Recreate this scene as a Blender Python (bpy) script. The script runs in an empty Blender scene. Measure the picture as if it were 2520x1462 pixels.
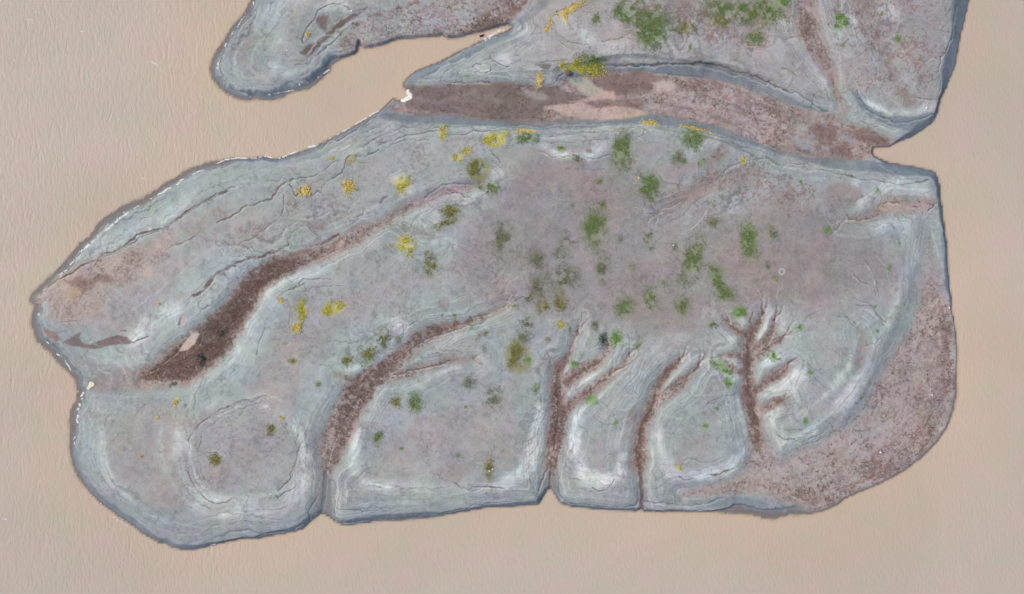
import bpy, math, random
import numpy as np

# ------------------------------------------------------------------ camera, sky, sun, exposure
scene = bpy.context.scene
col = scene.collection
CAM_H = 130.0                      # drone height above the water, metres
S = 163.84 / 2520.0                # metres per survey unit (the photo is 2520 x 1462 units)
cam_data = bpy.data.cameras.new('camera')
cam_data.sensor_width = 36.0
cam_data.lens = 36.0 * CAM_H / 163.84
cam_data.clip_end = 8000
cam = bpy.data.objects.new('camera', cam_data)
cam.location = (0, 0, CAM_H)
col.objects.link(cam)
scene.camera = cam

SUN_EL, SUN_AZ = math.radians(40), math.radians(285)   # azimuth clockwise from north (+y)
world = bpy.data.worlds.new('World')
scene.world = world
world.use_nodes = True
wn = world.node_tree.nodes
wl = world.node_tree.links
sky = wn.new('ShaderNodeTexSky')
sky.sky_type = 'NISHITA'
sky.sun_disc = False
sky.sun_elevation = SUN_EL
sky.sun_rotation = SUN_AZ
sky.air_density = 1.0
sky.dust_density = 5.0
sky.ozone_density = 1.0
wl.new(sky.outputs[0], wn['Background'].inputs[0])
wn['Background'].inputs[1].default_value = 0.125

sun_data = bpy.data.lights.new('sun', 'SUN')
sun_data.energy = 0.95
sun_data.angle = math.radians(35)
sun_data.color = (1.0, 0.96, 0.82)
sun = bpy.data.objects.new('sun', sun_data)
sun.location = (-40, 30, 90)
sun.rotation_euler = (math.pi/2 - SUN_EL, 0, math.pi - SUN_AZ)
col.objects.link(sun)

scene.view_settings.view_transform = 'Standard'
scene.view_settings.look = 'None'
scene.view_settings.gamma = 1.0
scene.view_settings.use_curve_mapping = False
scene.view_settings.exposure = 0.28

# ------------------------------------------------------------------ helpers
rng = np.random.default_rng(7)
random.seed(7)
TABLE = rng.random((64, 256, 256)).astype(np.float32)

def vn(x, y, f, seed):
    t = TABLE[seed % 64]
    x = x*f + seed*13.7; y = y*f + seed*7.3
    xi = np.floor(x); yi = np.floor(y)
    u = x-xi; v = y-yi
    u = u*u*(3-2*u); v = v*v*(3-2*v)
    xi = xi.astype(np.int32) & 255; yi = yi.astype(np.int32) & 255
    x1 = (xi+1) & 255; y1 = (yi+1) & 255
    a = t[xi, yi]; b = t[x1, yi]; c = t[xi, y1]; d = t[x1, y1]
    return (a+(b-a)*u)*(1-v) + (c+(d-c)*u)*v

def fbm(x, y, f, seed, octaves=4, gain=0.5):
    """fractal noise, about -1..1"""
    s = 0; a = 1.0; n = 0
    for o in range(octaves):
        s = s + a*(vn(x, y, f*2**o, seed+o*3)*2-1)
        n += a; a *= gain
    return (s/n*1.6).astype(np.float32)

def sstep(a, b, x):
    t = np.clip((x-a)/(b-a), 0, 1)
    return t*t*(3-2*t)

def lin(c):
    c = np.asarray(c, dtype=np.float64)/255.0
    return np.where(c <= 0.04045, c/12.92, ((c+0.055)/1.055)**2.4)

def plan(px, py, z=0.0):
    """survey (photo) units -> metres on the ground, for a point at height z"""
    k = S*(1-z/CAM_H)
    return (px-1260)*k, (731-py)*k

def pts(s, z=0.9):
    out = []
    for w in s.split():
        v = [float(q) for q in w.split(',')]
        x, y = plan(v[0], v[1], z)
        out.append([x, y]+v[2:])
    return np.array(out, dtype=np.float32)

def tp(i, j, s, z=0.9):
    """points read off tile (i, j) of the survey, 4 tile units to one survey unit"""
    out = []
    for w in s.split():
        v = [float(q) for q in w.split(',')]
        x, y = plan(i*630+v[0]/4, j*365.5+v[1]/4, z)
        out.append([x, y])
    return np.array(out, dtype=np.float32)

# ------------------------------------------------------------------ shoreline: bank width, shelf width, points (survey units)
SHORE = [
 (16, 12, "760,-300 700,-200 650,-80 618,0 612,10 605,25 590,47 572,65 550,102 532,125 522,150 517,167 522,192 530,205 550,225 582,242 610,247"),
 (16, 7, "630,242 650,246 667,246 697,237 712,227 737,222 755,220 775,207 792,192 810,177 815,162 825,152"),
 (3, 3, "842,145 867,136 880,130 882,120 885,105 890,114 900,119 925,116 947,110 967,101 992,96 1055,92 1080,90 1090,87 1100,94 1125,94 1155,85 1192,77 1225,68 1250,60 1262,66"),
 (14, 1, "1250,75 1212,89 1187,100 1157,114 1132,125 1105,140 1075,155 1055,162 1030,172 1010,185 1000,195 992,207"),
 (2, 2, "995,215 1005,224 1012,235 997,245 987,250 967,242"),
 (9, 2, "946,262 930,275 900,295 880,306 855,320 825,334 802,347 785,357 765,365 742,373 705,384 682,391 665,389 645,384 625,389 582,389"),
 (5, 18, "555,392 522,397 495,406 467,416 445,429 410,449 377,471 350,490 322,499 292,514 265,531 240,550 230,567 220,582 197,597 180,620 167,637 147,657 127,680 102,701 82,720"),
 (9, 18, "72,736 86,753 80,773 75,796 85,818 92,843 112,858 125,868 140,888 155,903 175,923 186,931 187,951 192,963 187,986 175,1003 170,1028 174,1056 172,1088"),
 (16, 6, "172,1104 179,1138 187,1163 200,1183"),
 (15, 2, "225,1216 250,1238 287,1266 325,1291 350,1311 370,1323 392,1336 410,1338 425,1348 470,1355"),
 (12, 1, "500,1347 525,1341 562,1333 600,1326 630,1326 672,1318 712,1311 745,1302"),
 (10, 1, "760,1288 780,1271 792,1262 805,1268 817,1278 837,1290"),
 (16, 1, "855,1292 890,1288 930,1282 980,1280 1020,1277 1075,1272"),
 (9, 0.5, "1105,1265 1155,1256 1205,1248 1260,1246 1327,1241 1337,1223 1347,1206 1354,1202 1361,1208 1370,1223 1380,1238 1402,1245 1460,1252 1510,1255 1569,1257 1575,1253 1584,1257"),
 (5, 1, "1610,1260 1685,1260 1760,1260"),
 (8, 20, "1810,1263 1850,1267 1878,1275 1902,1279 1928,1270 1952,1266"),
 (3, 4, "1997,1263 2030,1256 2058,1242 2082,1226 2105,1215 2140,1201 2190,1178 2227,1156 2265,1128 2285,1111 2305,1088 2330,1053 2345,1013 2354,968"),
 (3, 1, "2355,893 2355,856 2350,811"),
 (7, 0.5, "2342,761 2340,731"),
 (14, 0.5, "2335,690 2330,605 2325,565 2320,528 2315,488 2312,458 2307,438"),
 (18, 0.5, "2300,424 2285,418 2222,406 2190,401"),
 (4, 2, "2165,391 2150,383 2146,374 2148,364 2190,361 2207,351"),
 (26, 0.5, "2245,336 2270,319 2290,305 2302,291"),
 (14, 0.5, "2307,275 2312,252 2315,242 2320,232"),
 (30, 0.5, "2330,212 2340,187 2350,162 2357,125 2365,82 2375,42 2385,0 2400,-60 2420,-200 2430,-300"),
]
shore_pts = []; shore_w = []; shore_sh = []
for w, sh, s in SHORE:
    for p in pts(s, 0.0):
        shore_pts.append(p); shore_w.append(w); shore_sh.append(sh)
shore_pts = np.array(shore_pts); shore_w = np.array(shore_w, np.float32); shore_sh = np.array(shore_sh, np.float32)

# ------------------------------------------------------------------ ground grid
def axis(lo, hi, step, far_lo, far_hi):
    a = list(np.arange(lo, hi+step*0.5, step))
    s = step; x = a[-1]
    while x < far_hi:
        s = min(s*1.12, 2.5); x += s; a.append(x)
    s = step; x = a[0]; b = []
    while x > far_lo:
        s = min(s*1.12, 2.5); x -= s; b.append(x)
    return np.array(b[::-1]+a, dtype=np.float32)

STEP = 0.115
xs = axis(-83.5, 83.5, STEP, -105, 105)
ys = axis(-49.0, 49.0, STEP, -62, 78)
NX, NY = len(xs), len(ys)
X, Y = np.meshgrid(xs, ys, indexing='ij')
U = S                                              # one survey unit in metres

def bilerp(ax, ay, F, x, y):
    fx = np.interp(x, ax, np.arange(len(ax))); fy = np.interp(y, ay, np.arange(len(ay)))
    ix = np.clip(fx.astype(int), 0, len(ax)-2); iy = np.clip(fy.astype(int), 0, len(ay)-2)
    u = (fx-ix).astype(np.float32); v = (fy-iy).astype(np.float32)
    return (F[ix, iy]*(1-u)+F[ix+1, iy]*u)*(1-v) + (F[ix, iy+1]*(1-u)+F[ix+1, iy+1]*u)*v

# signed distance to the shore on a coarser grid, then resampled
cx = np.arange(-108, 108.1, 0.28, dtype=np.float32); cy = np.arange(-64, 80.1, 0.28, dtype=np.float32)
CX, CY = np.meshgrid(cx, cy, indexing='ij')
best = np.full(CX.shape, 1e9, np.float32); bw = np.zeros_like(best); bs = np.zeros_like(best)
inside = np.zeros(CX.shape, bool)
n = len(shore_pts)
for i in range(n):
    a = shore_pts[i]; b = shore_pts[(i+1) % n]
    d = b-a; L2 = float(d@d)+1e-9
    t = np.clip(((CX-a[0])*d[0]+(CY-a[1])*d[1])/L2, 0, 1)
    dd = (CX-a[0]-t*d[0])**2+(CY-a[1]-t*d[1])**2
    m = dd < best
    best[m] = dd[m]
    j = (i+1) % n
    bw[m] = (shore_w[i]*(1-t)+shore_w[j]*t)[m]; bs[m] = (shore_sh[i]*(1-t)+shore_sh[j]*t)[m]
    if a[1] != b[1]:
        c = (a[1] > CY) != (b[1] > CY)
        inside ^= c & (CX < (b[0]-a[0])*(CY-a[1])/(b[1]-a[1])+a[0])
sd = np.sqrt(best); sd[~inside] *= -1

def blur(F, k):
    for _ in range(k):
        F = (F+np.roll(F, 1, 0)+np.roll(F, -1, 0)+np.roll(F, 1, 1)+np.roll(F, -1, 1))/5
    return F
bw = blur(bw, 12); bs = blur(bs, 12)
XF, YF = X.ravel(), Y.ravel()
D = bilerp(cx, cy, sd, XF, YF).reshape(X.shape)/U          # survey units, positive on land
BW = bilerp(cx, cy, bw, XF, YF).reshape(X.shape)
SH = bilerp(cx, cy, bs, XF, YF).reshape(X.shape)

n1 = fbm(X, Y, 0.06, 1, 5); n2 = fbm(X, Y, 0.22, 2, 4); n3 = fbm(X, Y, 0.9, 3, 3); n4 = fbm(X, Y, 2.2, 4, 2)
nl = fbm(X, Y, 0.025, 11, 3); nw = fbm(X, Y, 0.45, 13, 4)
D0 = D
BW = BW*np.clip(1+0.45*n1+0.3*n2, 0.45, 1.8)
D = D + n3*(0.6+SH*0.16) + n4*(0.3+SH*0.05)                 # ragged edge

wxo = fbm(X, Y, 0.8, 14, 4, 0.6); wyo = fbm(X, Y, 0.8, 17, 4, 0.6)
def line_dist(P, pad, W=None, warp=0.0):
    """distance (survey units) to a polyline, minus its half width; returned for its bounding box"""
    P = np.asarray(P, np.float32)
    r = pad*U
    x0 = np.searchsorted(xs, P[:, 0].min()-r); x1 = np.searchsorted(xs, P[:, 0].max()+r)
    y0 = np.searchsorted(ys, P[:, 1].min()-r); y1 = np.searchsorted(ys, P[:, 1].max()+r)
    sl = (slice(x0, x1), slice(y0, y1))
    gx, gy = X[sl], Y[sl]
    out = np.full(gx.shape, 1e6, np.float32)
    for i in range(len(P)-1):
        a, b = P[i, :2], P[i+1, :2]
        d = b-a; L2 = float(d@d)+1e-9
        rr = r
        bx0 = max(x0, np.searchsorted(xs, min(a[0], b[0])-rr)); bx1 = min(x1, np.searchsorted(xs, max(a[0], b[0])+rr))
        by0 = max(y0, np.searchsorted(ys, min(a[1], b[1])-rr)); by1 = min(y1, np.searchsorted(ys, max(a[1], b[1])+rr))
        if bx1 <= bx0 or by1 <= by0: continue
        hx, hy = X[bx0:bx1, by0:by1], Y[bx0:bx1, by0:by1]
        if warp:
            hx = hx+wxo[bx0:bx1, by0:by1]*warp; hy = hy+wyo[bx0:bx1, by0:by1]*warp
        t = np.clip(((hx-a[0])*d[0]+(hy-a[1])*d[1])/L2, 0, 1)
        dd = np.sqrt((hx-a[0]-t*d[0])**2+(hy-a[1]-t*d[1])**2)/U
        if W is not None: dd = dd-(W[i]*(1-t)+W[i+1]*t)*0.5
        o = out[bx0-x0:bx1-x0, by0-y0:by1-y0]
        np.minimum(o, dd, out=o)
    return sl, out

def poly_sd(P, pad):
    """signed distance (survey units, positive inside) to a polygon in its bounding box"""
    P = np.asarray(P, np.float32)[:, :2]
    Q = np.vstack([P, P[:1]])
    sl, out = line_dist(Q, pad)
    gx, gy = X[sl], Y[sl]
    ins = np.zeros(gx.shape, bool)
    for i in range(len(P)):
        a, b = Q[i], Q[i+1]
        if a[1] != b[1]:
            c = (a[1] > gy) != (b[1] > gy)
            ins ^= c & (gx < (b[0]-a[0])*(gy-a[1])/(b[1]-a[1])+a[0])
    return sl, np.where(ins, out, -out)

# ------------------------------------------------------------------ gullies (x,y,width in survey units)
# each: points, colour strength at bed (brown), darkness, depth
GUL = [
 ("1190,450,6 1100,470,8 1000,512,12 950,545,16 900,570,24 840,600,30 750,640,36 690,660,46 640,694,58 600,745,66 560,800,76 515,850,96 455,895,92 405,912,62 352,930,22", 1.0, 0.85, 0.8),
 ("950,545,12 1005,568,10 1060,580,6", 0.12, 0.0, 0.3),
 ("400,925,60 310,938,34 240,946,24", 0.45, 0.0, 0.3),
 ("1240,754,8 1155,792,14 1105,806,22 1067,818,32 1030,838,34 992,873,38 955,901,44 905,938,56 880,971,66 862,1006,68 837,1051,66 822,1091,64 816,1121,50 806,1150,28 801,1178,10", 0.8, 0.3, 0.9),
 ("1165,881,6 1105,886,14 1055,903,20 1005,916,24 960,928,26", 0.6, 0.2, 0.6),
 ("835,922,6 870,936,16 890,950,20", 0.5, 0.1, 0.4),
 ("802,1171,14 800,1215,28 793,1262,40", 0.0, 0.0, 0.9),
 ("1422,815,8 1412,831,12 1407,851,14 1392,881,16 1375,901,22 1371,920,28 1370,943,36 1372,981,40 1375,1018,42 1370,1056,42 1365,1096,40 1357,1141,30 1354,1172,15 1354,1196,5", 1.0, 0.65, 0.9),
 ("1354,1150,26 1354,1185,30 1354,1205,34", 0.0, 0.0, 1.0),
 ("1495,851,8 1492,866,14 1475,886,22 1450,898,24 1420,916,26 1390,940,34", 0.95, 0.5, 0.7),
 ("1547,871,5 1530,903,12 1497,923,18 1460,953,20 1425,976,22 1390,1003,32", 0.9, 0.5, 0.7),
 ("1355,890,4 1350,905,8 1362,925,10", 0.1, 0.1, 0.3),
 ("1670,886,8 1642,911,18 1622,938,20 1610,963,24 1605,993,28 1597,1011,30 1580,1043,32 1573,1090,33 1571,1141,32 1576,1168,14 1580,1200,8 1579,1242,4", 1.0, 0.7, 0.9),
 ("1574,1183,12 1582,1213,14 1579,1250,12", 0.1, 0.1, 0.9),
 ("1717,896,8 1685,931,22 1647,961,26 1615,985,26", 0.85, 0.3, 0.6),
 ("1875,771,6 1862,795,14 1845,820,22 1835,850,28 1835,880,32 1838,910,28 1836,963,30 1846,1005,34 1855,1040,36 1862,1075,36 1870,1110,20", 1.0, 0.55, 0.9),
 ("1840,830,16 1815,818,14 1792,796,5", 1.0, 0.5, 0.5),
 ("1840,865,16 1875,842,14 1896,815,14 1900,788,8", 1.0, 0.5, 0.5),
 ("1840,890,14 1880,860,14 1912,838,14 1925,828,6", 0.95, 0.4, 0.5),
 ("1835,871,14 1800,872,8 1775,875,4", 0.9, 0.4, 0.4),
 ("1838,930,14 1805,908,12 1790,893,6", 0.9, 0.4, 0.4),
 ("1850,960,14 1893,928,24 1925,908,22 1938,893,8", 1.0, 0.5, 0.5),
 ("1865,1010,14 1900,990,16 1925,982,6", 0.9, 0.3, 0.5),
 ("2105,905,4 2112,870,14 2120,838,18 2115,815,8", 0.55, 0.1, 0.3),
 # dry channel between upper bank and island is a polygon (below)
 ("1980,-60,46 1978,0,46 1985,78,50 2008,125,46 2026,155,36 2045,195,16 2055,230,14 2075,270,16", 0.75, 0.1, 0.4),
 ("2105,-60,30 2115,0,36 2130,60,44 2160,105,34 2182,162,24 2207,220,22 2240,248,14", 0.4, 0.05, 0.25),
 ("1655,-40,60 1680,25,50 1675,55,26 1677,95,8", 0.4, 0.0, 0.3),
 ("1730,40,20 1728,75,12 1738,95,8", 0.45, 0.1, 0.3),
 ("1762,450,30 1735,465,22 1700,482,16 1655,508,14 1625,522,8", 0.6, 0.15, 0.4),
 ("1775,372,20 1752,400,22 1748,420,18 1752,450,20", 0.55, 0.0, 0.3),
 ("2290,500,34 2240,505,30 2195,500,30 2160,520,24 2120,540,14 2080,545,8", 0.5, 0.05, 0.35),
]
G = np.full(X.shape, 400.0, np.float32)            # signed distance to the nearest gully edge
brown = np.zeros(X.shape, np.float32); dark = np.zeros(X.shape, np.float32); carve = np.zeros(X.shape, np.float32); first = True
edge_n = n3*2.6+n2*2.2+n4*1.2
for s, bst, dk, dep in GUL:
    P = pts(s, 0.55)
    sl, g = line_dist(P, 90, P[:, 2])
    G[sl] = np.minimum(G[sl], g)
    gg = g+edge_n[sl]*(1.7 if first else 1.0)
    m = sstep(20, -12, gg) if first else sstep(8, -6, gg)
    first = False
    brown[sl] = np.maximum(brown[sl], m*bst)
    if dk == 0.85: dk = dk*(0.35+0.65*sstep(860, 680, (X[sl]/U+1260)))
    dark[sl] = np.maximum(dark[sl], sstep(2, -16, gg)*dk)
    carve[sl] = np.maximum(carve[sl], sstep(30, -12, g+n2[sl]*5)*dep)

# big dry channel bed
CH = pts("958,262 985,248 1000,228 1000,213 1050,214 1100,205 1180,205 1240,206 1300,208 1345,208 1372,208 1390,192 1447,187 1485,180 1522,175 1585,175 1622,185 1685,190 1747,193 1797,203 1835,217 1890,232 1940,252 1972,265 2015,272 2052,280 2077,300 2115,312 2152,322 2185,340 2205,352 2190,364 2160,372 2150,385 2120,392 2090,398 2050,393 2002,388 1965,380 1925,378 1890,356 1865,355 1847,345 1797,322 1735,302 1660,290 1610,281 1555,288 1497,292 1435,296 1335,303 1260,297 1180,292 1105,281 1030,281 980,277", 0.4)
sl, c = poly_sd(CH, 60)
cn = c+edge_n[sl]*0.8
CHD = np.full(X.shape, -400, np.float32); CHD[sl] = c
G = np.minimum(G, -CHD)
brown[sl] = np.maximum(brown[sl], sstep(-3, 4, cn)*0.85)
carve_ch = sstep(-26, 4, CHD+n2*2)
# right hand apron of drowned weed
AP = pts("2290,560 2318,700 2350,800 2362,900 2360,970 2350,1020 2335,1055 2305,1095 2270,1132 2190,1182 2100,1222 2052,1254 2000,1264 1950,1240 1890,1222 1835,1213 1760,1218 1685,1224 1680,1213 1735,1200 1797,1180 1832,1160 1842,1120 1848,1075 1890,1090 1905,1121 1922,1131 1940,1123 1965,1108 2015,1096 2040,1081 2090,1046 2130,1001 2155,948 2185,893 2222,843 2250,793 2262,743 2268,650", 0.35)
sl, c = poly_sd(AP, 60)
cn = c+edge_n[sl]*1.6+n1[sl]*6
APD = np.full(X.shape, -400, np.float32); APD[sl] = c
G = np.minimum(G, -APD+8)
apron = np.zeros(X.shape, np.float32); apron[sl] = sstep(-20, 22, cn)
px_u = X/U+1260; py_u = 731-Y/U
apron *= np.where(py_u < 720, sstep(480, 760, py_u)*0.75, 1)
brown = np.maximum(brown, apron*(0.50+0.36*sstep(120, 25, D)+0.14*n1))
dark = np.maximum(dark, apron*sstep(40, 5, D)*0.12)
# drowned weed on the upper left peninsula
PE = pts("842,100 880,62 930,46 980,30 1055,12 1120,-20 1150,-120 1280,-120 1300,-20 1275,30 1262,52 1225,66 1192,76 1155,84 1125,93 1100,93 1080,89 1055,91 992,95 967,100 947,109 925,115 900,118 885,112 867,136 840,146 825,152 815,140", 0.3)
sl, c = poly_sd(PE, 40)
PED = np.full(X.shape, -400, np.float32); PED[sl] = c
cn = PED+edge_n*1.5
pe = sstep(-6, 8, cn)
brown = np.maximum(brown, pe*0.55)
for s, k in (("905,45,8 960,32,14 1000,18,18 1040,2,14", 0.5), ("1100,92,8 1130,80,24 1180,60,36 1240,30,60 1280,-20,70", 0.75), ("845,100,14 880,62,16 905,50,10", 0.45)):
    P = pts(s, 0.3); sl, g = line_dist(P, 30, P[:, 2])
    m = sstep(6, -8, g+edge_n[sl]*1.4)
    brown[sl] = np.maximum(brown[sl], m*(0.5+k*0.5)); dark[sl] = np.maximum(dark[sl], m*k*0.6)

# ------------------------------------------------------------------ height
inl = np.maximum(D-SH, 0)                            # survey units inland of the waterline
z = np.where(D < SH, -(SH-D)*U*(0.05+0.40*sstep(6, 0, SH)) - np.where(D < 0, -D, 0)*U*0.5, 0).astype(np.float32)
bank = sstep(0, 1, inl/np.maximum(BW, 1.5))
z += bank*0.38 + 0.02*sstep(0, 2, inl)
z += 0.75*(1-np.exp(-inl/110.0)) + 0.5*sstep(60, 330, inl)
z += (n1*0.16+n2*0.05)*sstep(0, 60, inl)
land = sstep(0, 3, inl)
zc = 0.22+0.05*n2                                    # channel bed level
z = np.where(inl > 0, z+(np.minimum(z, zc)-z)*carve_ch, z)
z -= np.minimum(carve, np.maximum(z-0.12, 0))*sstep(0, 12, inl)*0.42
zap = 0.06+0.0022*np.minimum(inl, 140)
z = z+(np.minimum(z, zap)-z)*sstep(-58, 12, APD+n2*4)
z = np.where(CHD > -59, np.minimum(z, zc+0.022*np.maximum(-CHD+n2*4, 0)+2.5*sstep(20, 58, -CHD)**2), z)

# old waterlines: small steps that follow the contours
R = np.minimum(np.maximum(D, 0), np.maximum(G, 0)+6)      # distance to whatever water stood in
ring = R*1.0+n2*3.2+n1*5
zw = z+n2*0.03
tread = 0.085
fr = (zw/tread) % 1.0
zone = sstep(4, 10, D)*sstep(120, 40, R)*(1-brown*0.9)
z += tread*0.4*(sstep(0.0, 0.22, fr)-fr)*zone*(0.5+0.5*sstep(-0.3, 0.4, n1+n3*0.4))

# ------------------------------------------------------------------ colour of the soil (albedo)
C = np.zeros(X.shape+(3,), np.float32)
def paint(c, m):
    global C
    C += (lin(c).astype(np.float32)-C)*np.clip(m, 0, 1)[..., None]
C[:] = lin((162, 161, 163))
paint((150, 150, 154), sstep(-0.1, 0.8, nl+n1*0.4)*0.6)
paint((172, 165, 164), sstep(0.0, 0.9, fbm(X, Y, 0.05, 21, 4))*0.6)
# the bare central flat is duller and browner
CF = pts("1260,420 1400,395 1560,420 1700,440 1800,500 1960,520 2080,470 2110,560 2190,600 2200,680 2120,730 1990,760 1900,760 1780,800 1640,820 1520,810 1400,780 1270,770 1150,720 1120,640 1170,560")
sl, c = poly_sd(CF, 80)
cf = np.zeros(X.shape, np.float32); cf[sl] = sstep(-45, 45, c+n1[sl]*26+n2[sl]*10)
paint((148, 143, 145), cf*0.8)
paint((152, 142, 138), cf*sstep(0.15, 0.9, fbm(X, Y, 0.07, 23, 5))*0.6)
# cool pale silt on the outer slopes
cool = sstep(190, 30, R)*(1-cf)
paint((154, 162, 164), cool*0.8)
sil = fbm(X, Y, 0.10, 25, 5)
paint((166, 178, 177), cool*sstep(-0.15, 0.6, sil)*0.75*sstep(1500, 900, px_u))
paint((170, 177, 176), cool*sstep(0.0, 0.8, sil)*0.55*sstep(1200, 1900, px_u))
# upper bank: pinker
up = sstep(20, -40, py_u-(170+0.10*(px_u-1300)))*sstep(1240, 1330, px_u)
paint((170, 163, 164), up*0.6)
paint((156, 146, 146), up*sstep(0.1, 0.8, fbm(X, Y, 0.09, 27, 5))*0.6)
# silt streaks that follow the old waterlines
ring = ring+n1*9+n2*4
streak = vn(ring*0.20+n3*0.5, (X+Y)*0.09, 1.0, 31)*0.55+vn(ring*0.55+n3*0.5, (X-Y)*0.16, 1.0, 33)*0.3+vn(ring*1.3, (X-Y)*0.3, 1.0, 35)*0.15
zn = sstep(3, 20, G)*sstep(95, 30, R)*(1-cf*0.6)*(0.45+0.55*sstep(-0.5, 0.5, fbm(X, Y, 0.08, 37, 3)))
paint((190, 196, 198), zn*sstep(0.5, 0.8, streak+n1*0.1)*0.75)
paint((140, 145, 154), zn*sstep(0.47, 0.22, streak+n1*0.1)*0.55)

PALE = [
 ("395,1040,10 400,1111,16 415,1165,16 440,1206,16 485,1252,16 550,1270,14 650,1258,14 725,1230,14 757,1190,10", .6), ("475,1060,8 470,1110,12 480,1165,14 510,1208,14 560,1228,12 640,1225,10 700,1205,10 738,1150,10 745,1090,8 720,1040,8 660,1000,8 590,1000,8 520,1030,8", .6),  # pale silt rims: points x,y,width ; strength
 ("2150,555,8 2200,550,20 2240,560,30 2252,600,34 2240,660,32 2215,720,30 2190,770,18 2150,840,12 2130,900,12 2095,960,14 2050,1010,14 1985,1060,14 1930,1095,16", .7), ("2225,570,8 2228,640,10 2205,720,8", .6), ("2145,770,8 2110,830,10 2080,900,8 2040,960,8 1980,1010,8 1925,1040,8", .5), ("2185,800,6 2160,870,6 2120,950,6 2070,1010,6", .5),
 ("2110,450,20 2130,480,26 2115,505,24", .7), ("2150,470,20 2210,455,26 2270,465,30 2290,490,20", .6),
 ("1425,1010,14 1420,1060,22 1420,1120,26 1435,1165,26 1480,1185,18 1520,1170,22 1535,1120,14", .8),
 ("1620,1010,10 1620,1060,22 1622,1110,24 1650,1160,22 1720,1175,16 1790,1160,14 1820,1120,12 1835,1060,12 1822,990,12", .75),
 ("1330,1000,14 1325,1060,24 1310,1110,30 1290,1160,30 1230,1195,20 1100,1200,14 980,1195,16 900,1190,20 875,1160,18 872,1110,16 880,1060,14", .7),
 ("1000,960,12 1040,935,16 1080,915,12 1110,905,8", .7), ("965,870,16 940,890,20 900,915,16 860,905,10", .65),
 ("1010,850,10 1000,805,14 970,795,8", .5), ("1405,975,10 1440,945,14 1480,915,12 1520,890,6", .8), ("1390,920,8 1430,890,10 1470,870,14", .5),
 ("1635,950,8 1660,925,12 1690,900,14 1715,880,12", .75), ("1800,830,14 1830,790,8", .4), ("1860,830,10 1885,795,12 1885,760,8", .6),
 ("1790,885,16 1810,900,20 1808,925,14", .6), ("1880,895,16 1910,880,24 1935,870,10", .8), ("1890,960,30 1930,950,34 1960,920,26", .75), ("1900,1010,20 1905,1050,26 1935,1085,24 2000,1060,20", .7),
 ("1250,750,6 1190,765,10 1130,785,8", .5), ("1130,905,6 1070,885,8 1020,895,8", .4),
 ("600,800,34 630,755,34 670,712,30 720,680,26 790,665,14", .75), ("590,880,30 620,830,30", .55),
 ("445,1070,22 440,1120,24 470,1190,22 520,1230,20 600,1240,14 690,1230,12 745,1190,12 752,1120,10", .6),
 ("250,1060,16 255,1130,14 280,1190,10 330,1245,8", .55), ("520,1000,20 580,975,16 660,970,12", .4),
 ("215,630,20 260,600,30 330,570,34 400,530,30 460,490,26", .7), ("470,690,30 440,740,40 380,790,36 330,840,20", .5),
 ("680,95,26 650,60,30 680,20,30 740,-10,30", .5), ("640,180,26 720,180,14", .45), ("790,20,20 850,15,24", .5),
 ("1180,430,20 1150,455,10 1060,460,12 1000,480,18", .5), ("1150,495,18 1120,480,14 1190,480,10", .6), ("1200,425,10 1230,430,10", .5),
 ("1330,360,10 1380,385,12 1450,380,10 1490,362,8", .6), ("1240,40,20 1330,110,16 1250,140,10", .4), ("1180,165,18 1200,170,10", .7), ("1235,145,14 1250,150,18", .8),
 ("1540,105,14 1480,120,20 1400,60,24", .35), ("1720,100,20 1740,60,20 1650,70,24", .5), ("2100,55,16 2085,45,12", .8), ("1920,45,16 1930,50,18", .7), ("2170,25,24 2195,35,24", .4), ("2135,255,12 2190,285,14 2260,282,18 2295,262,14", .7), ("1330,205,10 1350,195,8", .4),
 ("2030,215,14 1990,150,12 1960,100,10", .4), ("1700,370,16 1760,350,10", .35), ("1680,335,8 1760,340,8", .3), ("1040,590,16 1120,600,14", .3), ("980,440,14 1005,465,16", .4), ("1075,540,14 1085,520,12", .5), ("1510,1095,10 1530,1060,12", .3),
]
brk_n = fbm(X, Y, 0.2, 39, 5)
for s, k in PALE:
    P = pts(s, 0.8); sl, g = line_dist(P, 40, P[:, 2])
    m = sstep(15, -9, g+n2[sl]*9+n3[sl]*5+n4[sl]*2)*min(k*1.35, 1.1)*(0.5+0.6*sstep(0.25, 0.8, streak[sl]))*(0.5+0.7*sstep(-0.45, 0.35, brk_n[sl]))*(1-brown[sl]*0.9)
    C[sl] += (lin((208, 215, 215)).astype(np.float32)-C[sl])*np.clip(m, 0, 0.92)[..., None]

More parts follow.
